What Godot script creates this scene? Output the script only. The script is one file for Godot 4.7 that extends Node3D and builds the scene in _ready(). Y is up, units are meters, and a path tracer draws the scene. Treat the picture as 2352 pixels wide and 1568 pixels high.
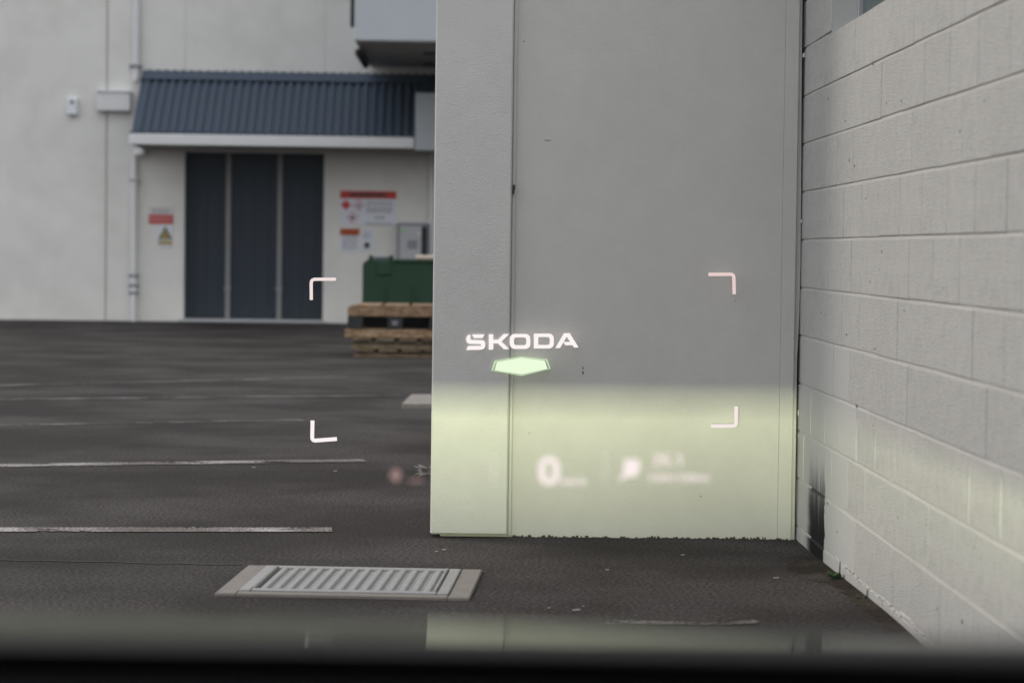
extends Node3D
# A yard seen from a driver's seat through the windscreen: painted pillar and wall lit by low beams, block wall, far warehouse.

const EYE := Vector3(0, 1.198, 0)
const LENS := 5610.3            # focal length in pixels of a 2352 pixel wide view
var look := Basis.from_euler(Vector3(-0.03699, -0.01394, 0.01271))
var rng := RandomNumberGenerator.new()
var M := {}
var shop: Transform3D           # the warehouse's own axes: x along its wall, z out of it
const WALL_Z := -10.201         # face of the rendered wall ahead
const SIDE_X := 1.3516          # face of the block wall


# ---------- mesh helpers ----------
class Shape:
	var v := PackedVector3Array()
	var n := PackedVector3Array()
	var uv := PackedVector2Array()
	var col := PackedColorArray()
	var tint := Color.WHITE
	var coloured := false

	func tri(a: Vector3, b: Vector3, c: Vector3, out: Vector3, na = null, nb = null, nc = null) -> void:
		var flip := (b - a).cross(c - a).dot(out) > 0.0
		var list := [[a, na], [c, nc], [b, nb]] if flip else [[a, na], [b, nb], [c, nc]]
		for p in list:
			v.append(p[0])
			n.append(out.normalized() if p[1] == null else p[1])
			uv.append(Vector2(p[0].x, p[0].y))
			if coloured:
				col.append(tint)

	func quad(a: Vector3, b: Vector3, c: Vector3, d: Vector3, out = null) -> void:
		var o: Vector3 = out if out != null else (b - a).cross(c - a).normalized()
		tri(a, b, c, o)
		tri(a, c, d, o)

	func box(lo: Vector3, hi: Vector3, t := Transform3D()) -> void:
		for ax in 3:
			for s in [0, 1]:
				var u := (ax + 1) % 3
				var w := (ax + 2) % 3
				var p := []
				for k in [[0, 0], [1, 0], [1, 1], [0, 1]]:
					var q := Vector3()
					q[ax] = hi[ax] if s else lo[ax]
					q[u] = hi[u] if k[0] else lo[u]
					q[w] = hi[w] if k[1] else lo[w]
					p.append(t * q)
				var nn := Vector3()
				nn[ax] = 1.0 if s else -1.0
				quad(p[0], p[1], p[2], p[3], (t.basis * nn).normalized())

	func cbox(lo: Vector3, hi: Vector3, c: float, t := Transform3D()) -> void:
		var mid := (lo + hi) / 2.0
		var half := (hi - lo) / 2.0
		c = minf(c, minf(half.x, minf(half.y, half.z)) * 0.9)
		var corner := func(sg: Vector3, ax: int) -> Vector3:
			var q := Vector3()
			for k in 3:
				q[k] = mid[k] + sg[k] * (half[k] if k == ax else half[k] - c)
			return t * q
		for ax in 3:
			var u := (ax + 1) % 3
			var w := (ax + 2) % 3
			for s in [-1.0, 1.0]:
				var p := []
				for k in [[-1, -1], [1, -1], [1, 1], [-1, 1]]:
					var sg := Vector3()
					sg[ax] = s
					sg[u] = k[0]
					sg[w] = k[1]
					p.append(corner.call(sg, ax))
				var nn := Vector3()
				nn[ax] = s
				quad(p[0], p[1], p[2], p[3], (t.basis * nn).normalized())
			for s in [-1.0, 1.0]:
				for r in [-1.0, 1.0]:
					var sa := Vector3()
					sa[u] = s
					sa[w] = r
					var sb := sa
					sa[ax] = -1.0
					sb[ax] = 1.0
					var nn := Vector3()
					nn[u] = s
					nn[w] = r
					quad(corner.call(sa, u), corner.call(sb, u), corner.call(sb, w), corner.call(sa, w), (t.basis * nn).normalized())
		for sx in [-1.0, 1.0]:
			for sy in [-1.0, 1.0]:
				for sz in [-1.0, 1.0]:
					var sg := Vector3(sx, sy, sz)
					tri(corner.call(sg, 0), corner.call(sg, 1), corner.call(sg, 2), (t.basis * sg).normalized())

	# a 2D outline (x, y) pushed out from z0 to z1
	func prism(poly: PackedVector2Array, z0: float, z1: float, t := Transform3D()) -> void:
		var idx := Geometry2D.triangulate_polygon(poly)
		for k in range(0, idx.size(), 3):
			for z in [z0, z1]:
				var out := t.basis * Vector3(0, 0, signf(z - (z0 + z1) / 2.0))
				tri(t * Vector3(poly[idx[k]].x, poly[idx[k]].y, z), t * Vector3(poly[idx[k + 1]].x, poly[idx[k + 1]].y, z), t * Vector3(poly[idx[k + 2]].x, poly[idx[k + 2]].y, z), out)
		var area := 0.0
		for k in poly.size():
			area += poly[k].cross(poly[(k + 1) % poly.size()])
		for k in poly.size():
			var a := poly[k]
			var b := poly[(k + 1) % poly.size()]
			var e := (b - a).normalized()
			var out2 := Vector2(e.y, -e.x) * signf(area)
			quad(t * Vector3(a.x, a.y, z0), t * Vector3(b.x, b.y, z0), t * Vector3(b.x, b.y, z1), t * Vector3(a.x, a.y, z1), t.basis * Vector3(out2.x, out2.y, 0))

	# a band between two outlines with as many points each
	func ring(outer: PackedVector2Array, inner: PackedVector2Array, z0: float, z1: float) -> void:
		for k in outer.size():
			var j := (k + 1) % outer.size()
			for z in [z0, z1]:
				quad(Vector3(outer[k].x, outer[k].y, z), Vector3(outer[j].x, outer[j].y, z), Vector3(inner[j].x, inner[j].y, z), Vector3(inner[k].x, inner[k].y, z), Vector3(0, 0, signf(z - (z0 + z1) / 2.0)))
			for l in [outer, inner]:
				quad(Vector3(l[k].x, l[k].y, z0), Vector3(l[j].x, l[j].y, z0), Vector3(l[j].x, l[j].y, z1), Vector3(l[k].x, l[k].y, z1))

	func tube(a: Vector3, b: Vector3, ra: float, rb := -1.0, sides := 12, capped := true) -> void:
		rb = ra if rb < 0.0 else rb
		var d := (b - a).normalized()
		var u := d.cross(Vector3.UP if absf(d.y) < 0.9 else Vector3.RIGHT).normalized()
		var w := d.cross(u)
		for k in sides:
			var x0 := TAU * k / sides
			var x1 := TAU * (k + 1) / sides
			var n0 := u * cos(x0) + w * sin(x0)
			var n1 := u * cos(x1) + w * sin(x1)
			tri(a + n0 * ra, a + n1 * ra, b + n1 * rb, n0 + n1, n0, n1, n1)
			tri(a + n0 * ra, b + n1 * rb, b + n0 * rb, n0 + n1, n0, n1, n0)
			if capped:
				tri(a, a + n0 * ra, a + n1 * ra, -d)
				tri(b, b + n0 * rb, b + n1 * rb, d)

	# grid of points [i][j], smooth
	func sheet(p: Array, up: Vector3, hole := Rect2()) -> void:
		var ni := p.size()
		var nj: int = p[0].size()
		var nn := []
		for i in ni:
			nn.append([])
			for j in nj:
				var du: Vector3 = p[mini(i + 1, ni - 1)][j] - p[maxi(i - 1, 0)][j]
				var dv: Vector3 = p[i][mini(j + 1, nj - 1)] - p[i][maxi(j - 1, 0)]
				var m := du.cross(dv).normalized()
				nn[i].append(m if m.dot(up) > 0 else -m)
		for i in ni - 1:
			for j in nj - 1:
				var o: Vector3 = nn[i][j]
				var mid: Vector3 = (p[i][j] + p[i + 1][j + 1]) / 2.0
				if hole.has_area() and hole.has_point(Vector2(mid.x, mid.z)):
					continue
				tri(p[i][j], p[i + 1][j], p[i + 1][j + 1], o, nn[i][j], nn[i + 1][j], nn[i + 1][j + 1])
				tri(p[i][j], p[i + 1][j + 1], p[i][j + 1], o, nn[i][j], nn[i + 1][j + 1], nn[i][j + 1])

	func done() -> ArrayMesh:
		var a := []
		a.resize(Mesh.ARRAY_MAX)
		a[Mesh.ARRAY_VERTEX] = v
		a[Mesh.ARRAY_NORMAL] = n
		a[Mesh.ARRAY_TEX_UV] = uv
		if coloured:
			a[Mesh.ARRAY_COLOR] = col
		var m := ArrayMesh.new()
		m.add_surface_from_arrays(Mesh.PRIMITIVE_TRIANGLES, a)
		return m


func tag(o: Node, label := "", category := "", group := "", kind := "") -> void:
	for k in [["label", label], ["category", category], ["group", group], ["kind", kind]]:
		if k[1]:
			o.set_meta(k[0], k[1])


var used := {}
func numbered(called: String) -> String:
	used[called] = used.get(called, -1) + 1
	return called if used[called] == 0 else "%s_%03d" % [called, used[called]]


func thing(called: String, label: String, category: String, t := Transform3D(), group := "") -> Node3D:
	var o := Node3D.new()
	o.name = numbered(called)
	add_child(o)
	o.transform = t
	tag(o, label, category, group)
	return o


func part(called: String, s, m: Material, parent: Node, t := Transform3D()) -> MeshInstance3D:
	var o := MeshInstance3D.new()
	o.name = called
	o.mesh = s.done() if s is Shape else s
	o.material_override = m
	o.transform = t
	parent.add_child(o, true)
	return o


func single(called: String, s, m: Material, label: String, category: String, t := Transform3D(), group := "") -> MeshInstance3D:
	var o := part(numbered(called), s, m, self, t)
	tag(o, label, category, group)
	return o


# ---------- from the photograph to the place ----------
func ray(px: float, py: float) -> Vector3:
	return look * Vector3((px - 1176.0) / LENS, (784.1 - py) / LENS, -1.0)

func on_z(px: float, py: float, z: float) -> Vector3:
	var d := ray(px, py)
	return EYE + d * (z / d.z)

func on_x(px: float, py: float, x: float) -> Vector3:
	var d := ray(px, py)
	return EYE + d * (x / d.x)

func on_ground(px: float, py: float, y := 0.0) -> Vector3:
	var d := ray(px, py)
	return EYE + d * ((y - EYE.y) / d.y)

func on_shop(px: float, py: float, w := 0.0) -> Vector3:   # in the warehouse's axes, on the plane w metres out of its wall
	var inv := shop.affine_inverse()
	var e := inv * EYE
	var d := inv.basis * ray(px, py)
	return e + d * ((w - e.z) / d.z)


# ---------- textures and materials ----------
func lin(r: float, g: float, b: float) -> Color:
	return Color(r, g, b).linear_to_srgb()

func noise_image(size: int, freq: float, octaves: int, sd: int, kind := FastNoiseLite.TYPE_SIMPLEX_SMOOTH) -> Image:
	var f := FastNoiseLite.new()
	f.noise_type = kind
	f.seed = sd
	f.frequency = freq
	f.fractal_octaves = octaves
	var im := f.get_seamless_image(size, size)
	im.convert(Image.FORMAT_L8)
	return im

func bump(im: Image, strength: float) -> ImageTexture:
	var c: Image = im.duplicate()
	c.convert(Image.FORMAT_RGBA8)
	c.bump_map_to_normal_map(strength)
	return ImageTexture.create_from_image(c)

# mixes grey pictures into one colour picture: value v in 0..1 picks from the ramp
func ramped(images: Array, weights: Array, ramp: Gradient, contrast := 1.0) -> ImageTexture:
	var size: int = images[0].get_width()
	var datas := []
	for im in images:
		datas.append(im.get_data())
	var out := PackedByteArray()
	out.resize(size * size * 3)
	var table := []
	for k in 256:
		table.append(ramp.sample(k / 255.0))
	for i in size * size:
		var x := 0.0
		for k in datas.size():
			x += (datas[k][i] / 255.0 - 0.5) * weights[k]
		var c: Color = table[clampi(int((x * contrast + 0.5) * 255.0), 0, 255)]
		out[i * 3] = c.r8
		out[i * 3 + 1] = c.g8
		out[i * 3 + 2] = c.b8
	return ImageTexture.create_from_image(Image.create_from_data(size, size, false, Image.FORMAT_RGB8, out))

func ramp(stops: Array) -> Gradient:
	var g := Gradient.new()
	var o := PackedFloat32Array()
	var c := PackedColorArray()
	for s in stops:
		o.append(s[0])
		c.append(s[1])
	g.offsets = o
	g.colors = c
	return g

func mat(c: Color, rough := 0.8, metal := 0.0) -> StandardMaterial3D:
	var m := StandardMaterial3D.new()
	m.albedo_color = c
	m.roughness = rough
	m.metallic = metal
	m.metallic_specular = 0.38
	return m

func textured(m: StandardMaterial3D, tex: Texture2D, tile: float, nrm: Texture2D = null, strength := 1.0, world := true) -> StandardMaterial3D:
	m.albedo_texture = tex
	m.uv1_triplanar = true
	m.uv1_world_triplanar = world
	m.uv1_scale = Vector3.ONE / tile
	if nrm:
		m.normal_enabled = true
		m.normal_texture = nrm
		m.normal_scale = strength
	return m

func over(m: StandardMaterial3D, tex: Texture2D, tile: float) -> StandardMaterial3D:
	m.detail_enabled = true
	m.detail_albedo = tex
	m.detail_blend_mode = BaseMaterial3D.BLEND_MODE_MUL
	m.detail_uv_layer = BaseMaterial3D.DETAIL_UV_2
	m.uv2_triplanar = true
	m.uv2_world_triplanar = true
	m.uv2_scale = Vector3.ONE / tile
	return m

func glow(c: Color, energy: float, alpha := 1.0) -> StandardMaterial3D:
	var m := mat(Color(0, 0, 0, alpha), 1.0)
	m.specular_mode = BaseMaterial3D.SPECULAR_DISABLED
	if alpha < 1.0:
		m.transparency = BaseMaterial3D.TRANSPARENCY_ALPHA
	m.emission_enabled = true
	m.emission = c
	m.emission_energy_multiplier = energy / 1.32
	return m


func make_materials() -> void:
	var fine := noise_image(512, 0.12, 3, 1)
	var grain := noise_image(512, 0.16, 3, 2)
	var cloud := noise_image(512, 0.008, 4, 3)
	var cloud2 := noise_image(512, 0.02, 4, 4)
	var n_grain := bump(grain, 4.0)
	var n_fine := bump(fine, 3.0)
	var g := func(a: float, b: float) -> Gradient: return ramp([[0.0, Color(a, a, a)], [1.0, Color(b, b, b)]])
	var soft := ramped([cloud, fine], [0.8, 0.5], g.call(0.97, 1.0))
	var blotch := ramped([cloud, cloud2], [1.0, 0.6], ramp([[0.0, Color(0.945, 0.945, 0.94)], [0.6, Color(0.985, 0.985, 0.985)], [1.0, Color(1, 1, 1)]]))
	# the rendered wall ahead and its pillar: grey paint, the pillar with a coarse roller texture
	M.render = over(textured(mat(lin(0.585, 0.572, 0.548), 0.62), soft, 0.9, n_fine, 0.15), soft, 3.1)
	M.pillar = over(textured(mat(lin(0.615, 0.607, 0.587), 0.6), soft, 0.7, n_fine, 0.32), soft, 2.6)
	M.flash = textured(mat(lin(0.56, 0.56, 0.55), 0.5), soft, 0.6)
	# concrete blocks under the same kind of paint
	var speck := ramped([grain, cloud2], [1.1, 0.35], ramp([[0.0, Color(0.84, 0.835, 0.825)], [0.3, Color(0.95, 0.95, 0.945)], [0.75, Color(0.98, 0.98, 0.975)], [1.0, Color(1, 1, 1)]]), 1.4)
	M.block = []
	for k in [0.54, 0.533, 0.547]:
		M.block.append(over(textured(mat(lin(k * 0.97, k * 0.96, k * 0.94), 0.75), speck, 0.8, n_grain, 0.7), soft, 4.0))
	M.mortar = textured(mat(lin(0.57, 0.56, 0.545), 0.75), speck, 0.6, n_fine, 0.4)
	# asphalt: aggregate over patches of different age
	var stone := noise_image(1024, 0.12, 2, 11, FastNoiseLite.TYPE_CELLULAR)
	var grit := noise_image(1024, 0.06, 5, 12)
	var patch := noise_image(1024, 0.007, 5, 13)
	var patch2 := noise_image(1024, 0.025, 5, 14)
	var agg := ramped([grit, stone], [1.3, 0.5], ramp([[0.0, Color(0.52, 0.52, 0.52)], [0.5, Color(0.78, 0.78, 0.78)], [0.8, Color(0.90, 0.90, 0.89)], [1.0, Color(1, 1, 0.99)]]), 1.5)
	var aged := ramped([patch, patch2], [1.4, 0.4], ramp([[0.0, Color(0.66, 0.62, 0.615)], [0.35, Color(0.77, 0.735, 0.735)], [0.6, Color(0.88, 0.85, 0.855)], [1.0, Color(1, 0.975, 0.985)]]), 1.3)
	var n_grit := bump(grit, 6.0)
	M.asphalt = over(textured(mat(lin(0.102, 0.094, 0.092), 0.85), agg, 1.3, n_grit, 0.6), aged, 15.0)
	M.asphalt.metallic_specular = 0.27
	M.patch = over(textured(mat(lin(0.13, 0.118, 0.10), 0.9), agg, 0.9, n_grit, 0.7), aged, 3.0)
	M.patch.metallic_specular = 0.18
	M.paint = over(textured(mat(lin(0.66, 0.66, 0.64), 0.8), agg, 1.1), aged, 4.0)
	M.paint.metallic_specular = 0.2
	M.thinpaint = M.paint.duplicate()
	M.thinpaint.albedo_color = lin(0.36, 0.35, 0.34)
	M.concrete = over(textured(mat(lin(0.27, 0.245, 0.225), 0.85), speck, 0.5, n_grain, 0.5), blotch, 0.8)
	M.steel = over(textured(mat(lin(0.39, 0.38, 0.385), 0.55, 0.35), speck, 0.3, n_fine, 0.3), blotch, 0.5)
	# warehouse
	M.shopwall = over(textured(mat(lin(0.76, 0.745, 0.715), 0.7), soft, 2.0, n_fine, 0.1), blotch, 6.0)
	M.bluegrey = textured(mat(lin(0.46, 0.49, 0.52), 0.7), soft, 2.0)
	M.navy = textured(mat(lin(0.058, 0.08, 0.115), 0.5), soft, 1.0)
	M.door = textured(mat(lin(0.026, 0.036, 0.051), 0.6), soft, 1.0)
	M.rail = mat(lin(0.22, 0.22, 0.23), 0.5)
	M.trim = textured(mat(lin(0.72, 0.72, 0.72), 0.5), soft, 1.5)
	M.soffit = textured(mat(lin(0.42, 0.40, 0.37), 0.8), soft, 1.5)
	M.darkgrey = mat(lin(0.022, 0.022, 0.026), 0.6)
	M.white = mat(lin(0.75, 0.77, 0.80), 0.5)
	M.grey = mat(lin(0.45, 0.45, 0.47), 0.5)
	M.inkgrey = mat(lin(0.25, 0.26, 0.29), 0.6)
	M.ink = mat(lin(0.05, 0.05, 0.055), 0.6)
	M.red = mat(lin(0.50, 0.05, 0.04), 0.55)
	M.pinkred = mat(lin(0.55, 0.07, 0.075), 0.55)
	M.rust = mat(lin(0.38, 0.075, 0.02), 0.6)
	M.yellow = mat(lin(0.42, 0.32, 0.10), 0.6)
	M.signwhite = mat(lin(0.66, 0.68, 0.74), 0.5)
	M.green = textured(mat(lin(0.011, 0.043, 0.02), 0.5), soft, 0.8)
	M.cream = mat(lin(0.60, 0.50, 0.42), 0.8)
	# timber
	var wood := noise_image(512, 0.05, 4, 21)
	var streak := Image.create(512, 512, false, Image.FORMAT_L8)
	for y in 512:
		for x in 512:
			streak.set_pixel(x, y, wood.get_pixel((x / 12) % 512, y))
	var timber := ramped([streak, cloud2], [1.0, 0.6], ramp([[0.0, Color(0.62, 0.55, 0.50)], [0.5, Color(0.86, 0.83, 0.80)], [1.0, Color(1, 1, 1)]]), 1.2)
	M.pine = []
	for c in [lin(0.31, 0.215, 0.14), lin(0.35, 0.25, 0.165), lin(0.28, 0.19, 0.125)]:
		M.pine.append(textured(mat(c, 0.8), timber, 0.8, null, 1.0, false))
	M.greywood = []
	for c in [lin(0.20, 0.155, 0.11), lin(0.24, 0.20, 0.15), lin(0.17, 0.13, 0.09)]:
		M.greywood.append(textured(mat(c, 0.85), timber, 0.8, null, 1.0, false))
	# car
	M.paintwork = mat(lin(0.15, 0.22, 0.015), 0.4, 0.1)
	M.paintwork.clearcoat_enabled = true
	M.paintwork.clearcoat = 1.0
	M.paintwork.clearcoat_roughness = 0.035
	M.plastic = mat(lin(0.012, 0.012, 0.013), 0.6)
	M.scuttle = mat(lin(0.03, 0.029, 0.031), 0.7)
	M.black = mat(lin(0.006, 0.006, 0.007), 0.85)
	M.dash = mat(lin(0.018, 0.018, 0.021), 0.8)
	M.rubber = mat(lin(0.02, 0.02, 0.02), 0.9)
	M.alloy = mat(lin(0.5, 0.5, 0.5), 0.35, 0.9)
	M.glass = mat(Color(0.9, 1.0, 0.97, 0.02), 0.0)
	M.glass.transparency = BaseMaterial3D.TRANSPARENCY_ALPHA
	M.teal = mat(lin(0.02, 0.055, 0.055), 0.06)
	M.alu = mat(lin(0.42, 0.43, 0.44), 0.4, 0.5)
	M.moss = mat(lin(0.06, 0.062, 0.05), 0.95)
	M.leaf = mat(lin(0.05, 0.10, 0.032), 0.7)
	M.scrap = mat(lin(0.30, 0.29, 0.275), 0.8)


# ---------- the place ----------
func ground_height(x: float, z: float) -> float:
	# the asphalt is dressed up a little against the block wall
	return 0.028 * smoothstep(0.75, 1.35, x) * smoothstep(-9.9, -7.6, z)

func make_ground() -> void:
	var s := Shape.new()
	var xs := [-400.0, -120.0, -40.0, -20.0, -10.0, -5.0, -3.0, -1.5, -0.795, -0.075, 0.3, 0.7]
	for k in 10:
		xs.append(0.75 + 0.07 * k)
	xs.append_array([2.5, 8.0, 40.0, 120.0, 400.0])
	var zs := [-600.0, -200.0, -80.0, -50.0, -38.0, -30.0, -24.0, -18.0, -14.0, -12.0, -10.5]
	for z in [-10.1, -9.9, -9.7, -9.5, -9.3, -9.1, -9.0325, -8.8, -8.6, -8.3925, -8.2, -8.0, -7.8, -7.6]:
		zs.append(z)
	zs.append_array([-6.5, -5.0, -3.0, 0.0, 6.0, 20.0, 80.0, 300.0])
	var p := []
	for x in xs:
		p.append([])
		for z in zs:
			p[-1].append(Vector3(x, ground_height(x, z), z))
	s.sheet(p, Vector3.UP, Rect2(-0.795, -9.0325, 0.72, 0.64))   # the drain's sump
	var o := part("ground", s, M.asphalt, self)
	tag(o, "dark worn asphalt of the yard", "ground", "", "structure")


func worn_line(called: String, a0: Vector2, a1: Vector2, width: float, wear: float, sd: int, label: String, cell := 0.016) -> void:
	# paint laid in small flakes, the missing ones worn off
	var f := FastNoiseLite.new()
	f.seed = sd
	f.frequency = 2.2
	f.fractal_octaves = 4
	var s := Shape.new()
	var dir := (a1 - a0).normalized()
	var side := Vector2(-dir.y, dir.x)
	var nl := int((a1 - a0).length() / cell)
	var nw := maxi(3, int(width / cell))
	for i in nl:
		for j in nw:
			var c := a0 + dir * (i + 0.5) * cell + side * ((j + 0.5) / nw - 0.5) * width
			var edge := absf((j + 0.5) / nw - 0.5) * 2.0
			var x := f.get_noise_2d(c.x * 1.0, c.y * 3.0) + 0.35 * f.get_noise_2d(c.x * 14.0 + 50.0, c.y * 30.0)
			if x * 0.9 + 0.42 - 0.22 * edge * edge < wear:
				continue
			var w := side * (width / nw * 0.5)
			var h := dir * cell * 0.5
			var q := []
			for k in [-h - w, h - w, h + w, -h + w]:
				var e: Vector2 = c + k
				q.append(Vector3(e.x, ground_height(e.x, e.y) + 0.004, e.y))
			s.quad(q[0], q[1], q[2], q[3], Vector3.UP)
	var o := part(called, s, M.thinpaint if wear > 0.1 else M.paint, self)
	tag(o, label, "line", "", "structure")


func flat2(v: Vector3) -> Vector2:
	return Vector2(v.x, v.z)

func make_markings() -> void:
	worn_line(numbered("bay_line"), Vector2(-5.2, -9.93), Vector2(-0.6, -10.37), 0.16, 0.02, 31, "white bay line across the asphalt beside the pillar")
	worn_line(numbered("bay_line"), Vector2(-5.6, -12.32), Vector2(-0.63, -13.81), 0.17, 0.06, 32, "white bay line ending short of the pillar, second from the drain")
	worn_line(numbered("bay_line"), Vector2(-6.2, -14.85), Vector2(-1.2, -17.02), 0.15, 0.28, 33, "patchy worn bay line, third from the drain", 0.03)
	worn_line(numbered("bay_line"), Vector2(-6.4, -17.85), Vector2(-0.6, -20.05), 0.17, 0.2, 34, "faint worn bay line, fourth from the drain", 0.03)
	worn_line(numbered("bay_line"), Vector2(-6.0, -19.4), Vector2(-1.2, -22.8), 0.18, 0.2, 35, "faint worn bay line, closest to the pallets", 0.03)
	worn_line(numbered("bay_line"), flat2(on_ground(1385, 1431)), flat2(on_ground(1742, 1434)), 0.07, 0.16, 36, "faded white line end on asphalt between drain and block wall", 0.012)
	# seam of an older trench beside the drain
	var s := Shape.new()
	var prev := Vector2(-6.0, -9.62)
	for k in 60:
		var t := (k + 1) / 60.0
		var nxt := Vector2(lerpf(-6.0, -0.88, t), lerpf(-9.62, -9.19, t) + 0.012 * sin(k * 2.1) + 0.008 * sin(k * 5.3))
		for e in [0.0]:
			s.quad(Vector3(prev.x, 0.003, prev.y - 0.009), Vector3(nxt.x, 0.003, nxt.y - 0.009), Vector3(nxt.x, 0.003, nxt.y + 0.009), Vector3(prev.x, 0.003, prev.y + 0.009), Vector3.UP)
		prev = nxt
	var o := part("asphalt_seam", s, mat(lin(0.03, 0.03, 0.03), 0.7), self)
	tag(o, "dark tar seam in the asphalt running up to the drain", "seam", "", "structure")


func blob(c: Vector3, rx: float, rz: float, rag: float, sd: int, y: float, pts := 40) -> Shape:
	var f := FastNoiseLite.new()
	f.seed = sd
	f.frequency = 0.9
	var poly := PackedVector2Array()
	for k in pts:
		var a := TAU * k / pts
		var r := 1.0 + rag * f.get_noise_2d(cos(a) * 2.0, sin(a) * 2.0) + rag * 0.5 * f.get_noise_2d(cos(a) * 8.0, sin(a) * 8.0)
		poly.append(Vector2(c.x + rx * r * cos(a), c.z + rz * r * sin(a)))
	var s := Shape.new()
	var idx := Geometry2D.triangulate_polygon(poly)
	for k in range(0, idx.size(), 3):
		var q := []
		for m in 3:
			var e := poly[idx[k + m]]
			q.append(Vector3(e.x, ground_height(e.x, e.y) + y, e.y))
		s.tri(q[0], q[1], q[2], Vector3.UP)
	return s


func make_drain() -> void:
	# corners on the ground, far left, far right, near right, near left
	var z0 := -9.085
	var z1 := -8.34
	var x0 := -0.875
	var x1 := 0.005
	var t := thing("drain", "concrete framed steel drain grate set in the asphalt", "drain", Transform3D(Basis(Vector3.UP, -0.06), Vector3((x0 + x1) / 2, 0, (z0 + z1) / 2)))
	var hx := (x1 - x0) / 2
	var hz := (z1 - z0) / 2
	var gx := 0.322
	var gz := 0.283
	var fx := 0.365
	var fz := 0.325
	for r in [[-hx, -hz, -fx, hz], [fx, -hz, hx, hz]]:
		var s := Shape.new()
		s.cbox(Vector3(r[0], -0.05, r[1]), Vector3(r[2] - 0.0, 0.012, r[3]), 0.004)
		part("kerb", s, M.concrete, t)
	for r in [[-fx + 0.001, -hz, fx - 0.001, -fz], [-fx + 0.001, fz, fx - 0.001, hz]]:
		var s := Shape.new()
		s.cbox(Vector3(r[0], -0.05, r[1]), Vector3(r[2], 0.0125, r[3]), 0.004)
		part("kerb", s, M.concrete, t)
	var frame := Shape.new()
	for r in [[-fx, -fz, -gx, fz], [gx, -fz, fx, fz], [-gx, -fz, gx, -gz], [-gx, gz, gx, fz]]:
		frame.cbox(Vector3(r[0] + 0.0015, -0.03, r[1] + 0.0015), Vector3(r[2] - 0.0015, 0.019, r[3] - 0.0015), 0.003)
	part("frame", frame, M.steel, t)
	for r in [[-gx + 0.002, -gz, -gx + 0.012, gz], [gx - 0.012, -gz, gx - 0.002, gz]]:
		var bead := Shape.new()
		bead.cbox(Vector3(r[0], 0.0, r[1]), Vector3(r[2], 0.026, r[3]), 0.003)
		part("bead", bead, M.steel, t)
	var pit := Shape.new()
	var D := 0.42
	for r in [[-fx - 0.02, -fz - 0.02, -fx, fz + 0.02], [fx, -fz - 0.02, fx + 0.02, fz + 0.02], [-fx, -fz - 0.02, fx, -fz], [-fx, fz, fx, fz + 0.02]]:
		pit.box(Vector3(r[0], -D, r[1]), Vector3(r[2], -0.051, r[3]))
	pit.box(Vector3(-fx - 0.02, -D - 0.02, -fz - 0.02), Vector3(fx + 0.02, -D - 0.001, fz + 0.02))
	part("sump", pit, M.concrete, t)
	var bars := 14
	var w := (2 * gx - 0.03) / bars
	var bar := Shape.new()
	bar.cbox(Vector3(-w * 0.31, -0.02, -gz + 0.004), Vector3(w * 0.31, 0.018, gz - 0.004), 0.006)
	var bm := bar.done()
	for k in bars:
		part("bar", bm, M.steel, t, Transform3D(Basis(), Vector3(-gx + 0.015 + w * (k + 0.5), 0, 0)))
	var rungs := Shape.new()
	for k in 19:
		var z := -gz + 0.02 + (2 * gz - 0.04) * k / 18.0
		rungs.cbox(Vector3(-gx + 0.013, -0.012, z - 0.006), Vector3(gx - 0.013, 0.010, z + 0.006), 0.003)
	var rg := part("rungs", rungs, M.steel, t)
	rg.set_meta("kind", "stuff")


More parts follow.
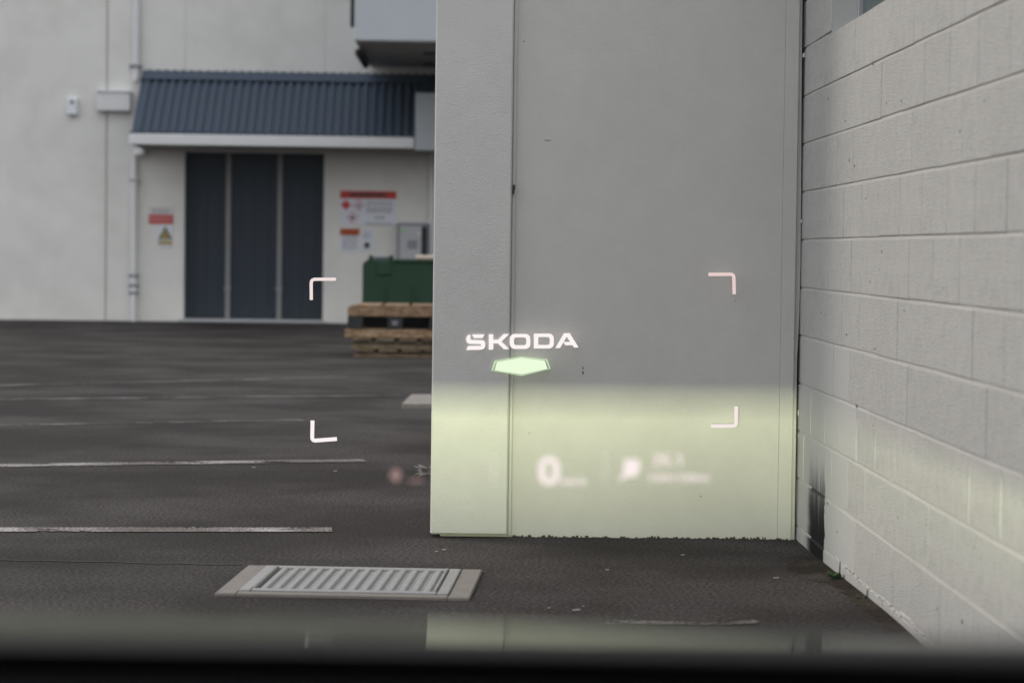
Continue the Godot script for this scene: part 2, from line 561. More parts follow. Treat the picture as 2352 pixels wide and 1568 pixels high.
func make_facing_wall() -> void:
	var t := thing("rendered_building", "grey rendered wall with a flat pillar at its open end, lit low by headlights", "building", Transform3D(Basis(), Vector3(0.55, 0, WALL_Z)))
	var o := Vector3(0.55, 0, WALL_Z)
	var H := 5.2
	var s := Shape.new()
	s.cbox(Vector3(-0.15, 0.0, WALL_Z - 6.0) - o, Vector3(1.268, H, WALL_Z) - o, 0.0015)
	part("wall", s, M.render, t)
	var pl := Shape.new()
	pl.cbox(Vector3(-0.1905, 0.013, WALL_Z - 0.30) - o, Vector3(0.1325, H, WALL_Z + 0.040) - o, 0.006)
	part("pillar", pl, M.pillar, t)
	var joint := Shape.new()
	joint.cbox(Vector3(0.1335, 0.004, WALL_Z - 0.02) - o, Vector3(0.150, H, WALL_Z + 0.012) - o, 0.004)
	part("sealant_bead", joint, M.flash, t)
	var fl := Shape.new()
	fl.cbox(Vector3(1.2684, 0.0, WALL_Z - 0.06) - o, Vector3(1.325, H, WALL_Z + 0.0015) - o, 0.001)
	part("corner_flashing", fl, M.render, t)
	# the return that closes in on the block wall; the gap narrows downwards and opens again
	var edge := [[0.0, 0.009], [0.55, 0.010], [0.75, 0.011], [0.95, 0.004], [1.15, 0.003], [1.45, 0.0055], [1.8, 0.010], [2.3, 0.014], [5.2, 0.016]]
	var rt := Shape.new()
	var poly := PackedVector2Array([Vector2(1.3255, 0), Vector2(1.3255, H)])
	for k in range(edge.size() - 1, -1, -1):
		poly.append(Vector2(SIDE_X - edge[k][1], edge[k][0]))
	rt.prism(poly, WALL_Z - 0.35, WALL_Z - 0.018, Transform3D(Basis(), -o))
	part("corner_return", rt, M.render, t)
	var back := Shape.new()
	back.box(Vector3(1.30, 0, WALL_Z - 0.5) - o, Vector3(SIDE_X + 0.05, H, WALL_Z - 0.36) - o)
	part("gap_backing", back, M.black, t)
	# lumps of sealant and a rusty stub
	for q in [[1848, 127, 0.007], [1842, 508, 0.006], [1838, 948, 0.009], [1837, 1000, 0.006], [1836, 1075, 0.006]]:
		var p := on_z(q[0], q[1], WALL_Z - 0.01) - o
		var lump := Shape.new()
		lump.cbox(p - Vector3(q[2], q[2] * 1.6, 0.004), p + Vector3(q[2] * 0.8, q[2] * 1.4, 0.006), 0.004)
		part("sealant_lump", lump, M.flash, t)
	var st := Shape.new()
	var sp := on_z(1180, 430, WALL_Z + 0.02) - o
	st.cbox(sp + Vector3(-0.004, -0.012, -0.02), sp + Vector3(0.006, 0.011, 0.018), 0.003)
	st.cbox(sp + Vector3(-0.003, -0.028, -0.02), sp + Vector3(0.002, -0.0125, 0.012), 0.001)
	part("fixing", st, mat(lin(0.05, 0.045, 0.035), 0.9), t)
	# scuffs and pits in the paint
	var pitm := mat(lin(0.22, 0.215, 0.20), 0.9)
	for q in [[1258, 322, 0.013, 0.002], [1339, 845, 0.003, 0.005], [1339, 856, 0.004, 0.007], [1203, 95, 0.003, 0.003], [1216, 995, 0.003, 0.002], [1610, 1140, 0.003, 0.003], [1690, 690, 0.003, 0.002]]:
		var p := on_z(q[0], q[1], WALL_Z) - o
		var m := Shape.new()
		m.cbox(p - Vector3(q[2], q[3], 0.001), p + Vector3(q[2], q[3], 0.0012), 0.0008)
		part("scuff", m, pitm, t)
	# mould along the foot: ragged tufts
	rng.seed = 5
	var mo := Shape.new()
	for k in 300:
		var x := 0.15 + 1.16 * (rng.randf() if k % 3 else pow(rng.randf(), 0.6))
		var hgt := 0.0015 + 0.011 * pow(rng.randf(), 4.0)
		var w := rng.randf_range(0.002, 0.008)
		var p := Vector3(x, 0, WALL_Z) - o
		mo.cbox(p + Vector3(-w, 0, -0.002), p + Vector3(w, hgt, rng.randf_range(0.002, 0.007)), 0.002)
	var mm := part("mould", mo, M.moss, t)
	mm.set_meta("kind", "stuff")


func stain_texture(zlo: float, zhi: float, ylo: float, yhi: float) -> ImageTexture:
	# black mould run on the paint: streaks that follow the water, with hard outer edges
	var f := FastNoiseLite.new()
	f.seed = 77
	f.frequency = 1.0
	var W := 384
	var Hh := 256
	var im := Image.create(W, Hh, false, Image.FORMAT_RGB8)
	var base := Color(lin(0.50, 0.495, 0.484))
	var dark := Color(lin(0.012, 0.012, 0.013))
	for j in Hh:
		var y := lerpf(yhi, ylo, (j + 0.5) / Hh)
		for i in W:
			var z := lerpf(zlo, zhi, (i + 0.5) / W)
			var along := (z + 9.93) / 0.53           # 0 at the far side of the stain, 1 at its near side
			var wob := 0.06 * f.get_noise_2d(y * 9.0, 3.0) + 0.03 * f.get_noise_2d(y * 40.0, 9.0)
			var across := smoothstep(-0.05, 0.35, along + wob) * (1.0 - smoothstep(0.95, 1.0, along + wob))
			var top := 0.27 + 0.13 * f.get_noise_2d(z * 22.0, 1.0) + 0.07 * f.get_noise_2d(z * 75.0, 4.0)
			var up := 1.0 - smoothstep(top - 0.17, top + 0.13, y)
			var patchy := 0.92 + 0.5 * f.get_noise_2d(z * 60.0, y * 5.0) + 0.3 * f.get_noise_2d(z * 90.0, y * 60.0)
			var m := clampf(across * up * clampf(patchy + 0.35 * (1.0 - smoothstep(0.1, 0.35, y)), 0.0, 1.0), 0.0, 1.0)
			var sp := 1.0 - 0.05 * absf(f.get_noise_2d(z * 260.0, y * 260.0)) - 0.04 * absf(f.get_noise_2d(z * 90.0 + 7.0, y * 90.0))
			im.set_pixel(i, j, Color(base.r * sp, base.g * sp, base.b * sp).lerp(dark, m))
	return ImageTexture.create_from_image(im)


func make_block_wall() -> void:
	var o := Vector3(SIDE_X, 0, -6.5)
	var t := thing("block_wall", "pale grey painted concrete block wall with raked bed joints and a window", "wall", Transform3D(Basis(), o))
	var core := Shape.new()
	var wz0 := -9.4455
	var wz1 := -7.0455
	var wy0 := 2.0586
	var wy1 := 2.8586
	# mortar core behind the joints, with the window's opening left free
	for r in [[-10.45, wz0, -0.15, 3.46], [wz1, 3.0, -0.15, 3.46], [wz0, wz1, -0.15, wy0 - 0.004], [wz0, wz1, wy1 + 0.004, 3.46]]:
		core.box(Vector3(SIDE_X + 0.0065, r[2], r[0]) - o, Vector3(SIDE_X + 0.19, r[3], r[1]) - o)
	part("mortar", core, M.mortar, t)
	# bed joints are raked, the uprights nearly closed
	var sz := Vector2(-10.45, -8.85)   # stained stretch
	var sy := Vector2(-0.16, 0.80)
	var stain := mat(Color.WHITE, 0.75)
	stain.albedo_texture = stain_texture(sz.x, sz.y, sy.x, sy.y)
	stain.texture_repeat = false
	stain.metallic_specular = 0.15
	stain.normal_enabled = true
	stain.normal_texture = M.block[0].normal_texture
	stain.normal_scale = 0.0
	rng.seed = 8
	var rest := Shape.new()
	var meshes := {}
	var dirt := 0
	for c in range(0, 17):
		var y0 := 0.0586 - 0.2 + 0.2 * c
		var y1 := y0 + 0.2
		var even := absi(roundi((1.6586 - y0) / 0.2)) % 2 == 0
		var z := (-8.2455 if even else -8.4455) - 0.4 * 6
		while z < 2.8:
			var a := maxf(z, -10.42)
			var b := z + 0.4
			z += 0.4
			if b < -10.40:
				continue
			if y0 > wy0 - 0.05 and y1 < wy1 + 0.05:
				if a > wz0 - 0.01 and b < wz1 + 0.01:
					continue
				if a < wz0 and b > wz0 + 0.01:
					b = wz0
				if a < wz1 - 0.01 and b > wz1:
					a = wz1
			var len := b - a
			var gv := rng.randi() % 3
			var gap: float = [0.0010, 0.0015, 0.0021][gv]
			var lo := Vector3(0, 0.005, gap)
			var hi := Vector3(0.06, 0.2 - 0.005, len - gap)
			var at := Vector3(SIDE_X + rng.randf_range(-0.0012, 0.0012), y0 + rng.randf_range(-0.0008, 0.0008), a)
			var turn := Basis.from_euler(Vector3(rng.randf_range(-0.0015, 0.0015), rng.randf_range(-0.0025, 0.0025), rng.randf_range(-0.003, 0.003)))
			if a > -3.3:
				rest.cbox(lo, hi, 0.003, Transform3D(turn, at - o))
				continue
			if a < sz.y - 0.02 and b > sz.x and y0 < sy.y - 0.01:
				var s := Shape.new()
				s.cbox(lo, hi, 0.002)
				for k in s.v.size():
					s.uv[k] = Vector2((s.v[k].z + a - sz.x) / (sz.y - sz.x), 1.0 - (s.v[k].y + y0 - sy.x) / (sy.y - sy.x))
				part("block", s, stain, t, Transform3D(turn, at - o))
				continue
			var key := roundi(len * 100) * 10 + gv
			if not meshes.has(key):
				var s := Shape.new()
				s.cbox(lo, hi, 0.002)
				meshes[key] = s.done()
			part("block", meshes[key], M.block[rng.randi() % 3], t, Transform3D(turn, at - o))
	# struck bed joints: each slopes out to the block below
	var fj := FastNoiseLite.new()
	fj.seed = 3
	fj.frequency = 3.0
	for c in range(0, 17):
		var yj := 0.0586 + 0.2 * c
		var jo := Shape.new()
		var top := []
		for k in 136:
			var z := -10.42 + 0.1 * k
			if yj > wy0 - 0.05 and yj < wy1 + 0.05 and z > wz0 and z < wz1:
				if top.size() > 1:
					jo.sheet(top, Vector3.LEFT)
				top = []
				continue
			var e := 0.0022 * fj.get_noise_2d(z, c * 7.0)
			top.append([Vector3(SIDE_X + 0.0063, yj + 0.0062, z) - o, Vector3(SIDE_X + 0.0056, yj + 0.002 + e * 0.6, z) - o, Vector3(SIDE_X + 0.0026, yj - 0.0048 + e * 0.6, z) - o, Vector3(SIDE_X + 0.006, yj - 0.0068, z) - o])
		if top.size() > 1:
			jo.sheet(top, Vector3.LEFT)
		part("bed_joint", jo, M.mortar, t)
		if c < 2:
			var sj := Shape.new()
			var row := []
			for k in 9:
				var z := lerpf(-9.80, -9.43, k / 8.0)
				row.append([Vector3(SIDE_X + 0.0058, yj + 0.0085, z) - o, Vector3(SIDE_X + 0.0038, yj + 0.003, z) - o, Vector3(SIDE_X - 0.0012, yj - 0.0085, z) - o])
			sj.sheet(row, Vector3.LEFT)
			part("stained_joint", sj, mat(lin(0.02, 0.02, 0.02) if c == 0 else lin(0.05, 0.05, 0.05), 0.9), t)
	var far := part("further_blocks", rest, M.block[0], t)
	far.set_meta("kind", "stuff")
	# the window
	var jam := Shape.new()
	jam.box(Vector3(SIDE_X + 0.004, wy0 - 0.002, wz0 - 0.03) - o, Vector3(SIDE_X + 0.187, wy1, wz0 + 0.0012) - o)
	jam.box(Vector3(SIDE_X + 0.004, wy0 - 0.002, wz1 - 0.0012) - o, Vector3(SIDE_X + 0.187, wy1, wz1 + 0.03) - o)
	part("jamb", jam, M.flash, t)
	var win := Shape.new()
	for r in [[wz0 + 0.002, wz0 + 0.032, wy0, wy1], [wz1 - 0.032, wz1 - 0.002, wy0, wy1], [wz0 + 0.033, wz1 - 0.033, wy0 + 0.001, wy0 + 0.03], [wz0 + 0.033, wz1 - 0.033, wy1 - 0.03, wy1 - 0.001], [-8.26, -8.23, wy0 + 0.031, wy1 - 0.031]]:
		win.cbox(Vector3(SIDE_X + 0.097, r[2], r[0]) - o, Vector3(SIDE_X + 0.15, r[3], r[1]) - o, 0.003)
	var wn := part("window_frame", win, M.alu, t)
	for r in [[wz0 + 0.03, -8.25], [-8.24, wz1 - 0.03]]:
		var pane := Shape.new()
		pane.box(Vector3(SIDE_X + 0.115, wy0 + 0.02, r[0]) - o, Vector3(SIDE_X + 0.121, wy1 - 0.02, r[1]) - o)
		part("pane", pane, M.teal, wn)
	# smeared mortar along the lowest joint
	var sm := Shape.new()
	for k in 46:
		var z := -9.1 + 0.045 * k + rng.randf_range(-0.01, 0.01)
		if rng.randf() < 0.3:
			continue
		var c := Vector3(SIDE_X - 0.001, 0.0586 + rng.randf_range(-0.006, 0.008), z) - o
		sm.cbox(c - Vector3(0.0004, rng.randf_range(0.004, 0.008), rng.randf_range(0.02, 0.05)), c + Vector3(0.004, rng.randf_range(0.004, 0.009), rng.randf_range(0.012, 0.03)), 0.004)
	var so := part("mortar_smear", sm, M.mortar, t)
	so.set_meta("kind", "stuff")
	# chips and pits in the blocks
	var chip := Shape.new()
	for k in 40:
		var c := Vector3(SIDE_X - 0.0004, rng.randf_range(0.1, 2.2), rng.randf_range(-9.6, -5.8)) - o
		var r := rng.randf_range(0.0015, 0.004)
		chip.cbox(c - Vector3(0.001, r * 1.5, r), c + Vector3(0.0012, r * 1.5, r), 0.001)
	var q := on_x(1968, 932, SIDE_X) - o
	chip.cbox(q - Vector3(0.001, 0.006, 0.009), q + Vector3(0.002, 0.006, 0.009), 0.002)
	var cp := part("chips", chip, mat(lin(0.16, 0.155, 0.15), 0.9), t)
	cp.set_meta("kind", "stuff")


func make_near_details() -> void:
	# pale concrete round a buried pipe, dirt at the wall's foot
	var c := on_ground(1868, 1318)
	var s := blob(c + Vector3(0.02, 0, 0), 0.11, 0.34, 0.12, 3, 0.0015)
	tag(part("ground_patch", s, M.patch, self), "pale rounded concrete patch in the asphalt by the wall corner", "patch", "", "structure")
	var d := Shape.new()
	var f := FastNoiseLite.new()
	f.seed = 12
	f.frequency = 1.6
	var pts := []
	for k in 60:
		var z := -9.5 + 0.05 * k
		var w := 0.05 + 0.055 * absf(f.get_noise_1d(z * 3.0)) + 0.03 * f.get_noise_1d(z * 9.0 + 40.0)
		pts.append([Vector3(SIDE_X - w, ground_height(SIDE_X - w, z) + 0.001, z), Vector3(SIDE_X - 0.002, ground_height(SIDE_X, z) + 0.006, z)])
	d.sheet(pts, Vector3.UP)
	var dm: StandardMaterial3D = M.patch.duplicate()
	dm.albedo_color = lin(0.105, 0.088, 0.07)
	tag(part("wall_foot_dirt", d, dm, self), "brown dirt gathered along the foot of the block wall", "dirt", "", "stuff")
	# weeds
	for w in [[1921, 1332, 0.7, "small leafy green weed with an upright stalk at the block wall's foot"], [1990, 1384, 0.55, "tiny green weed sprouting at the block wall's foot"]]:
		var p := on_ground(w[0], w[1], 0.01)
		p.x = minf(p.x, SIDE_X - 0.02)
		var t := thing("weed", w[3], "weed", Transform3D(Basis(), p))
		rng.seed = 40
		for k in 7:
			var a := TAU * k / 7.0 + rng.randf() * 0.6
			var l: float = w[2] * rng.randf_range(0.045, 0.075)
			var dir := Vector3(cos(a), 0.5 + 0.5 * rng.randf(), sin(a) * 0.7).normalized()
			var side := dir.cross(Vector3.UP).normalized() * l * 0.42
			var lf := Shape.new()
			lf.quad(Vector3.ZERO, dir * l * 0.5 + side, dir * l, dir * l * 0.5 - side)
			part("leaf", lf, M.leaf, t)
		var stalk := Shape.new()
		stalk.tube(Vector3(0.012, 0, 0), Vector3(0.014, 0.085 * w[2], 0.004), 0.004, 0.002, 6)
		part("stalk", stalk, M.leaf, t)
	# splash of white paint and a stick by the pillar's open end
	var e := on_ground(972, 1083)
	var sp := Shape.new()
	rng.seed = 61
	for k in 16:
		var a := TAU * k / 16.0 + rng.randf() * 0.3
		var l := rng.randf_range(0.35, 1.0)
		var tip := Vector3(cos(a) * 0.13 * l, 0.004, sin(a) * 0.55 * l)
		var sd := Vector3(-sin(a) * 0.035, 0, cos(a) * 0.10)
		sp.tri(Vector3(0, 0.004, 0) - sd, tip, Vector3(0, 0.004, 0) + sd, Vector3.UP)
	single("paint_splash", sp, M.paint, "ragged white paint splash on the asphalt behind the pillar's edge", "paint splash", Transform3D(Basis(), Vector3(e.x + 0.03, 0, e.z)))
	# scraps lying about
	var bits := [[1785, 1333, 0.0132, "white paper scrap on asphalt near the block wall's corner"], [1325, 1403, 0.0180, "pale narrow scrap on asphalt beyond the drain's near corner"], [1262, 1398, 0.0072, "tiny pale chip on asphalt beside the narrow scrap"], [1395, 1310, 0.0084, "small pale chip on asphalt before the rendered wall"], [1569, 1276, 0.0072, "small white pebble at the foot of the rendered wall"], [770, 1083, 0.0108, "white fleck on asphalt below the second bay line"], [582, 1074, 0.0120, "pale fleck on asphalt under the second bay line's middle"], [443, 1213, 0.0096, "white fleck touching the bay line beside the pillar"], [1340, 1394, 0.0060, "tiny chip on asphalt beside the faded line end"], [1020, 1264, 0.0096, "larger of two pale flakes on asphalt by the pillar's foot"], [1003, 1268, 0.0072, "smaller of two pale flakes on asphalt by the pillar's foot"]]
	rng.seed = 90
	for b in bits:
		var p := on_ground(b[0], b[1])
		var sc := Shape.new()
		var poly := PackedVector2Array()
		for k in 7:
			var a := TAU * k / 7.0
			poly.append(Vector2(cos(a) * b[2] * rng.randf_range(0.7, 1.2), sin(a) * b[2] * 0.6 * rng.randf_range(0.6, 1.2)))
		sc.prism(poly, 0.0, 0.004, Transform3D(Basis(Vector3.RIGHT, -PI / 2), Vector3(0, 0.001, 0)))
		single("scrap", sc, M.scrap, b[3], "scrap", Transform3D(Basis(Vector3.UP, rng.randf() * 0.6), p + Vector3(0, ground_height(p.x, p.z), 0)), "scraps on the asphalt")


func make_yard() -> void:
	# low concrete slab showing past the pillar
	var a := on_ground(922, 938)
	var b := on_ground(945, 915)
	var s := Shape.new()
	var poly := PackedVector2Array([Vector2(0, 0), Vector2(b.x - a.x, -(b.z - a.z)), Vector2(1.6, 1.35), Vector2(1.6, 0.05)])
	s.prism(poly, 0.0, 0.035, Transform3D(Basis(Vector3.RIGHT, -PI / 2), Vector3.ZERO))
	single("concrete_slab", s, M.concrete, "low pale concrete slab lying on the asphalt behind the pillar", "slab", Transform3D(Basis(), a))
	# pallets: bottom two weathered, top one fresh with black feet
	var base := on_ground(812, 820)
	var z := base.z
	var left := [base.x, on_z(806, 790, z).x, on_z(791, 760, z).x]
	var ylist := [[0.0, 0.095], [0.105, 0.215], [0.225, 0.60]]
	var yy := func(py: float) -> float: return on_z(900, py, z).y
	var names := ["weathered grey brown timber pallet, lowest of the stack", "weathered timber pallet in the middle of the stack", "orange tinted timber pallet with black feet, topmost of the stack"]
	var h := [0.0, yy.call(803.0), yy.call(777.0), yy.call(757.0), yy.call(727.0), yy.call(706.0)]
	rng.seed = 70
	for k in 3:
		var y0: float = [0.0, h[1] + 0.004, h[2] + 0.004][k]
		var t := thing("timber_pallet", names[k], "pallet", Transform3D(Basis(Vector3.UP, [0.01, -0.008, 0.012][k]), Vector3(left[k], y0, z)), "stacked timber pallets")
		var W := 2.3
		var D := 1.2
		if k < 2:
			var top: float = [h[1], h[2] - h[1] - 0.008][k]
			var bh: float = top * 0.36
			for i in 3:
				var st := Shape.new()
				st.cbox(Vector3(0.02, bh + 0.002, -D * 0.5 * i - (0.0 if i else 0.02)), Vector3(W - 0.02, top - 0.026, -D * 0.5 * i + 0.09 - (0.0 if i else 0.11)), 0.004)
				part("bearer", st, M.greywood[(i + k) % 3], t)
			for i in 3:
				var bd := Shape.new()
				bd.cbox(Vector3(0.0, 0.0, -D * 0.5 * i), Vector3(W, bh, -D * 0.5 * i + 0.1 * (1 if i else 0) + 0.0 + (0.0 if i else 0.012)), 0.004)
				part("board", bd, M.greywood[i % 3], t)
			for i in 9:
				var bd := Shape.new()
				var x := W / 9.0 * i
				bd.cbox(Vector3(x + 0.02, top - 0.024, -D), Vector3(x + W / 9.0 - 0.03, top, 0.012 + 0.01 * rng.randf()), 0.004)
				part("board", bd, M.greywood[rng.randi() % 3], t)
		else:
			var b0 := 0.0
			var b1: float = h[3] - y0
			var b2: float = h[4] - y0
			var b3: float = h[5] - y0
			for i in 3:
				var zz := -0.5 * i
				var lower := Shape.new()
				lower.cbox(Vector3(0.0, b0, zz - 0.12), Vector3(W, b1, zz), 0.006)
				part("lower_beam", lower, M.pine[(i + 1) % 3], t)
				var upper := Shape.new()
				upper.cbox(Vector3(0.03, b2, zz - 0.12), Vector3(W, b3, zz), 0.006)
				part("upper_beam", upper, M.pine[i], t)
				for j in 4:
					var x: float = [0.03, 0.475, 0.94, 1.5][j]
					var ft := Shape.new()
					ft.cbox(Vector3(x, b1 + 0.002, zz - 0.13), Vector3(x + 0.165, b2 - 0.002, zz - 0.006), 0.006)
					var fo := part("foot", ft, M.darkgrey, t)
					if i == 0 and j == 1:
						var tm := TextMesh.new()
						tm.text = "W"
						var sf := SystemFont.new()
						sf.font_names = PackedStringArray(["Droid Sans"])
						sf.font_weight = 700
						tm.font = sf
						tm.font_size = 64
						tm.pixel_size = 0.0012
						tm.depth = 0.002
						part("letter", tm, mat(lin(0.28, 0.28, 0.30), 0.6), fo, Transform3D(Basis(), Vector3(x + 0.082, (b1 + b2) / 2, -0.004)))
			var inner := Shape.new()
			inner.cbox(Vector3(0.05, b1 + 0.003, -0.66), Vector3(W, b2 - 0.003, -0.64), 0.004)
			part("inner_rail", inner, M.black, t)
			for i in 7:
				var bd := Shape.new()
				var x := 0.12 + (W - 0.14) / 7.0 * i
				bd.cbox(Vector3(x, b3 + 0.001, -1.15), Vector3(x + (W - 0.14) / 7.0 - 0.035, b3 + 0.024, -0.01), 0.004)
				part("deck_board", bd, M.pine[rng.randi() % 3], t)
	# green bin behind the pallets
	var bz := -32.5
	var bl := on_z(832, 640, bz)
	var topy := on_z(920, 597, bz).y
	var bt := thing("waste_bin", "dark green waste container standing behind the pallet stack", "bin", Transform3D(Basis(), Vector3(bl.x, 0, bz)))
	var body := PackedVector2Array()
	var bw := 1.55
	for q in [[0.0, 0.06], [bw, 0.06], [bw, topy - 0.09]]:
		body.append(Vector2(q[0], q[1]))
	for k in 7:
		var ang := PI / 2 * k / 6.0
		body.append(Vector2(bw - 0.09 + 0.09 * cos(ang), topy - 0.09 + 0.09 * sin(ang)))
	for k in 7:
		var ang := PI / 2 + PI / 2 * k / 6.0
		body.append(Vector2(0.09 + 0.09 * cos(ang), topy - 0.09 + 0.09 * sin(ang)))
	var bs := Shape.new()
	bs.prism(body, -1.0, 0.0)
	part("body", bs, M.green, bt)
	var px := func(p: float) -> float: return on_z(p, 620, bz).x - bl.x
	var py := func(p: float) -> float: return on_z(900, p, bz).y
	var panel := Shape.new()
	panel.cbox(Vector3(px.call(864.0), py.call(632.0), 0.001), Vector3(px.call(899.0), py.call(600.0), 0.03), 0.012)
	part("side_panel", panel, M.green, bt)
	for x in [851.0, 898.0]:
		var post := Shape.new()
		post.cbox(Vector3(px.call(x) - 0.03, py.call(600.0), -0.06), Vector3(px.call(x) + 0.03, py.call(586.5), 0.02), 0.01)
		part("lug", post, M.green, bt)
	var hb := Shape.new()
	hb.tube(Vector3(px.call(853.0), py.call(590.0), -0.02), Vector3(px.call(896.0), py.call(590.0), -0.02), 0.018)
	hb.cbox(Vector3(px.call(858.0), py.call(596.0), -0.045), Vector3(px.call(893.0), py.call(591.5), -0.03), 0.004)
	part("handle", hb, M.inkgrey, bt)
	for q in [[0.30, 0.33], [0.66, 0.70], [1.1, 1.14]]:
		var rib := Shape.new()
		rib.cbox(Vector3(q[0], 0.08, 0.0005), Vector3(q[1], topy - 0.35, 0.022), 0.01)
		part("rib", rib, M.green, bt)
	var lid := Shape.new()
	lid.cbox(Vector3(px.call(905.0), topy - 0.035, -1.03), Vector3(bw + 0.03, topy + 0.012, 0.035), 0.015)
	part("lid", lid, M.green, bt)
	for x in [0.15, 1.35]:
		var wheel := Shape.new()
		wheel.tube(Vector3(x, 0.08, -0.1), Vector3(x + 0.05, 0.08, -0.1), 0.08, -1, 16)
		part("wheel", wheel, M.rubber, bt)
	var box := Shape.new()
	box.cbox(Vector3(-0.13, 0, -0.12), Vector3(0.13, 0.055, 0.03), 0.015)
	single("foam_tray", box, M.cream, "cream slab lying on top of the green waste container", "tray", Transform3D(Basis(), Vector3(bl.x + px.call(976.0), topy + 0.012, bz)))


# ---------- the warehouse ----------
func rect(a: Vector3, b: Vector3, thick: float, c := 0.01) -> Shape:   # a plate between two corners on a plane, thick outwards
	var s := Shape.new()
	s.cbox(Vector3(minf(a.x, b.x), minf(a.y, b.y), a.z), Vector3(maxf(a.x, b.x), maxf(a.y, b.y), a.z + thick), c)
	return s

func make_warehouse() -> void:
	var t := thing("warehouse", "pale rendered warehouse with navy awning over a dark folding door", "building", shop)
	var dl := on_shop(423, 352).x
	var dr := on_shop(744, 352).x
	var dtop := on_shop(580, 350).y
	var L := -9.0
	var R := 14.0
	var H := 9.0
	var jx := on_shop(243, 400).x
	# wall panels left and right of the joint, the door's opening left free
	for r in [[L, jx - 0.012, 0.0, H], [jx + 0.012, dl, 0.0, H], [dr, R, 0.0, H], [dl + 0.002, dr - 0.002, dtop, H]]:
		var s := Shape.new()
		s.cbox(Vector3(r[0], r[2], -0.35), Vector3(r[1], r[3], 0.0), 0.006)
		part("wall_panel", s, M.shopwall, t)
	var jb := Shape.new()
	jb.box(Vector3(jx - 0.02, 0, -0.30), Vector3(jx + 0.02, H, -0.02))
	part("joint", jb, M.soffit, t)
	# door of three leaves between two light posts
	var a := [dl, on_shop(521, 500).x, on_shop(640, 500).x, dr]
	var door := Node3D.new()
	door.name = "folding_door"
	t.add_child(door)
	for k in 3:
		var s := Shape.new()
		s.cbox(Vector3(a[k] + (0.044 if k else 0.0), 0.02, -0.30), Vector3(a[k + 1] - (0.044 if k < 2 else 0.0), dtop + 0.1, -0.22), 0.01)
		var w: float = a[k + 1] - a[k] - 0.12
		for i in 3:
			s.cbox(Vector3(a[k] + 0.06 + w * (i + 0.5) / 3.0 - 0.012, 0.05, -0.22), Vector3(a[k] + 0.06 + w * (i + 0.5) / 3.0 + 0.012, dtop + 0.05, -0.212), 0.006)
		part("leaf", s, M.door, door)
	for k in [1, 2]:
		var s := Shape.new()
		s.cbox(Vector3(a[k] - 0.042, 0.02, -0.30), Vector3(a[k] + 0.042, dtop + 0.1, -0.17), 0.01)
		part("post", s, M.rail, door)
		var r := Shape.new()
		r.cbox(Vector3(a[k] - 0.06, 0.52, -0.19), Vector3(a[k] + 0.06, 0.56, -0.162), 0.006)
		part("bolt", r, M.inkgrey, door)
	var sill := Shape.new()
	sill.cbox(Vector3(dl - 0.06, 0.0, -0.3), Vector3(dr + 0.03, 0.05, 0.24), 0.02)
	part("sill", sill, M.grey, t)
	# awning
	var proj := 1.45
	var wl := on_shop(330, 165).x
	var wr := on_shop(1130, 175).x
	var yt := on_shop(600, 168).y
	var yb := on_shop(600, 309, proj).y
	var yf := on_shop(600, 336, proj).y
	var aw := Node3D.new()
	aw.name = "awning"
	t.add_child(aw)
	var bar := on_shop(951, 300, proj + 0.1).x
	var slope := Vector3(0, yb - yt, proj).normalized()
	var out := Vector3(0, proj, yt - yb).normalized()
	var p0 := Vector3(wl, yt, 0.0)
	var rib := Shape.new()
	var len := sqrt(proj * proj + (yt - yb) * (yt - yb))
	var x := 0.0
	var prof := [[0.0, 0.0], [0.055, 0.0], [0.068, 0.042], [0.120, 0.042], [0.133, 0.0]]
	var n := int((wr - wl) / 0.133)
	for k in n:
		for i in 4:
			var pa: Vector3 = p0 + Vector3(k * 0.133 + prof[i][0], 0, 0) + out * prof[i][1]
			var pb: Vector3 = p0 + Vector3(k * 0.133 + prof[i + 1][0], 0, 0) + out * prof[i + 1][1]
			var nn := (pb - pa).cross(slope).normalized()
			rib.quad(pa, pb, pb + slope * len, pa + slope * len, nn if nn.dot(out) > 0 else -nn)
	part("roof_sheet", rib, M.navy, aw)
	var cap := Shape.new()
	cap.cbox(Vector3(wl - 0.02, yt - 0.20, 0.0), Vector3(wr, yt + 0.03, 0.30), 0.02)
	var tilt := Shape.new()
	var q := [Vector3(wl - 0.015, yt + 0.02, 0.001), Vector3(wr, yt + 0.02, 0.001)]
	tilt.quad(q[0], q[1], q[1] + slope * 0.33 + out * 0.048, q[0] + slope * 0.33 + out * 0.048, out)
	part("ridge_flashing", tilt, M.navy, aw)
	var bargeboard := Shape.new()
	var tri := PackedVector2Array([Vector2(0, yf), Vector2(0, yt + 0.01), Vector2(-proj, yb + 0.0), Vector2(-proj, yf)])
	bargeboard.prism(tri, -0.03, -0.005, Transform3D(Basis(Vector3.UP, PI / 2), Vector3(wl + 0.01, 0, 0)))
	part("end_panel", bargeboard, M.navy, aw)
	var gut := Shape.new()
	gut.cbox(Vector3(wl - 0.05, yf, proj - 0.02), Vector3(bar, yb - 0.015, proj + 0.10), 0.012)
	part("gutter", gut, M.trim, aw)
	var drip := Shape.new()
	drip.cbox(Vector3(wl - 0.05, yb - 0.015, proj - 0.04), Vector3(bar, yb + 0.02, proj + 0.07), 0.008)
	part("drip_edge", drip, M.navy, aw)
	var sof := Shape.new()
	sof.box(Vector3(wl + 0.02, yf + 0.02, 0.002), Vector3(wr, yf + 0.045, proj - 0.022))
	part("soffit", sof, M.soffit, aw)
	# boxed end of the next canopy, standing forward of the gutter
	var c0 := on_shop(953, 345, proj + 0.12)
	var c1 := on_shop(953, 212, proj + 0.12)
	var cx := Shape.new()
	cx.cbox(Vector3(c0.x, c0.y, proj - 0.01), Vector3(c0.x + 4.0, c1.y, proj + 0.12), 0.012)
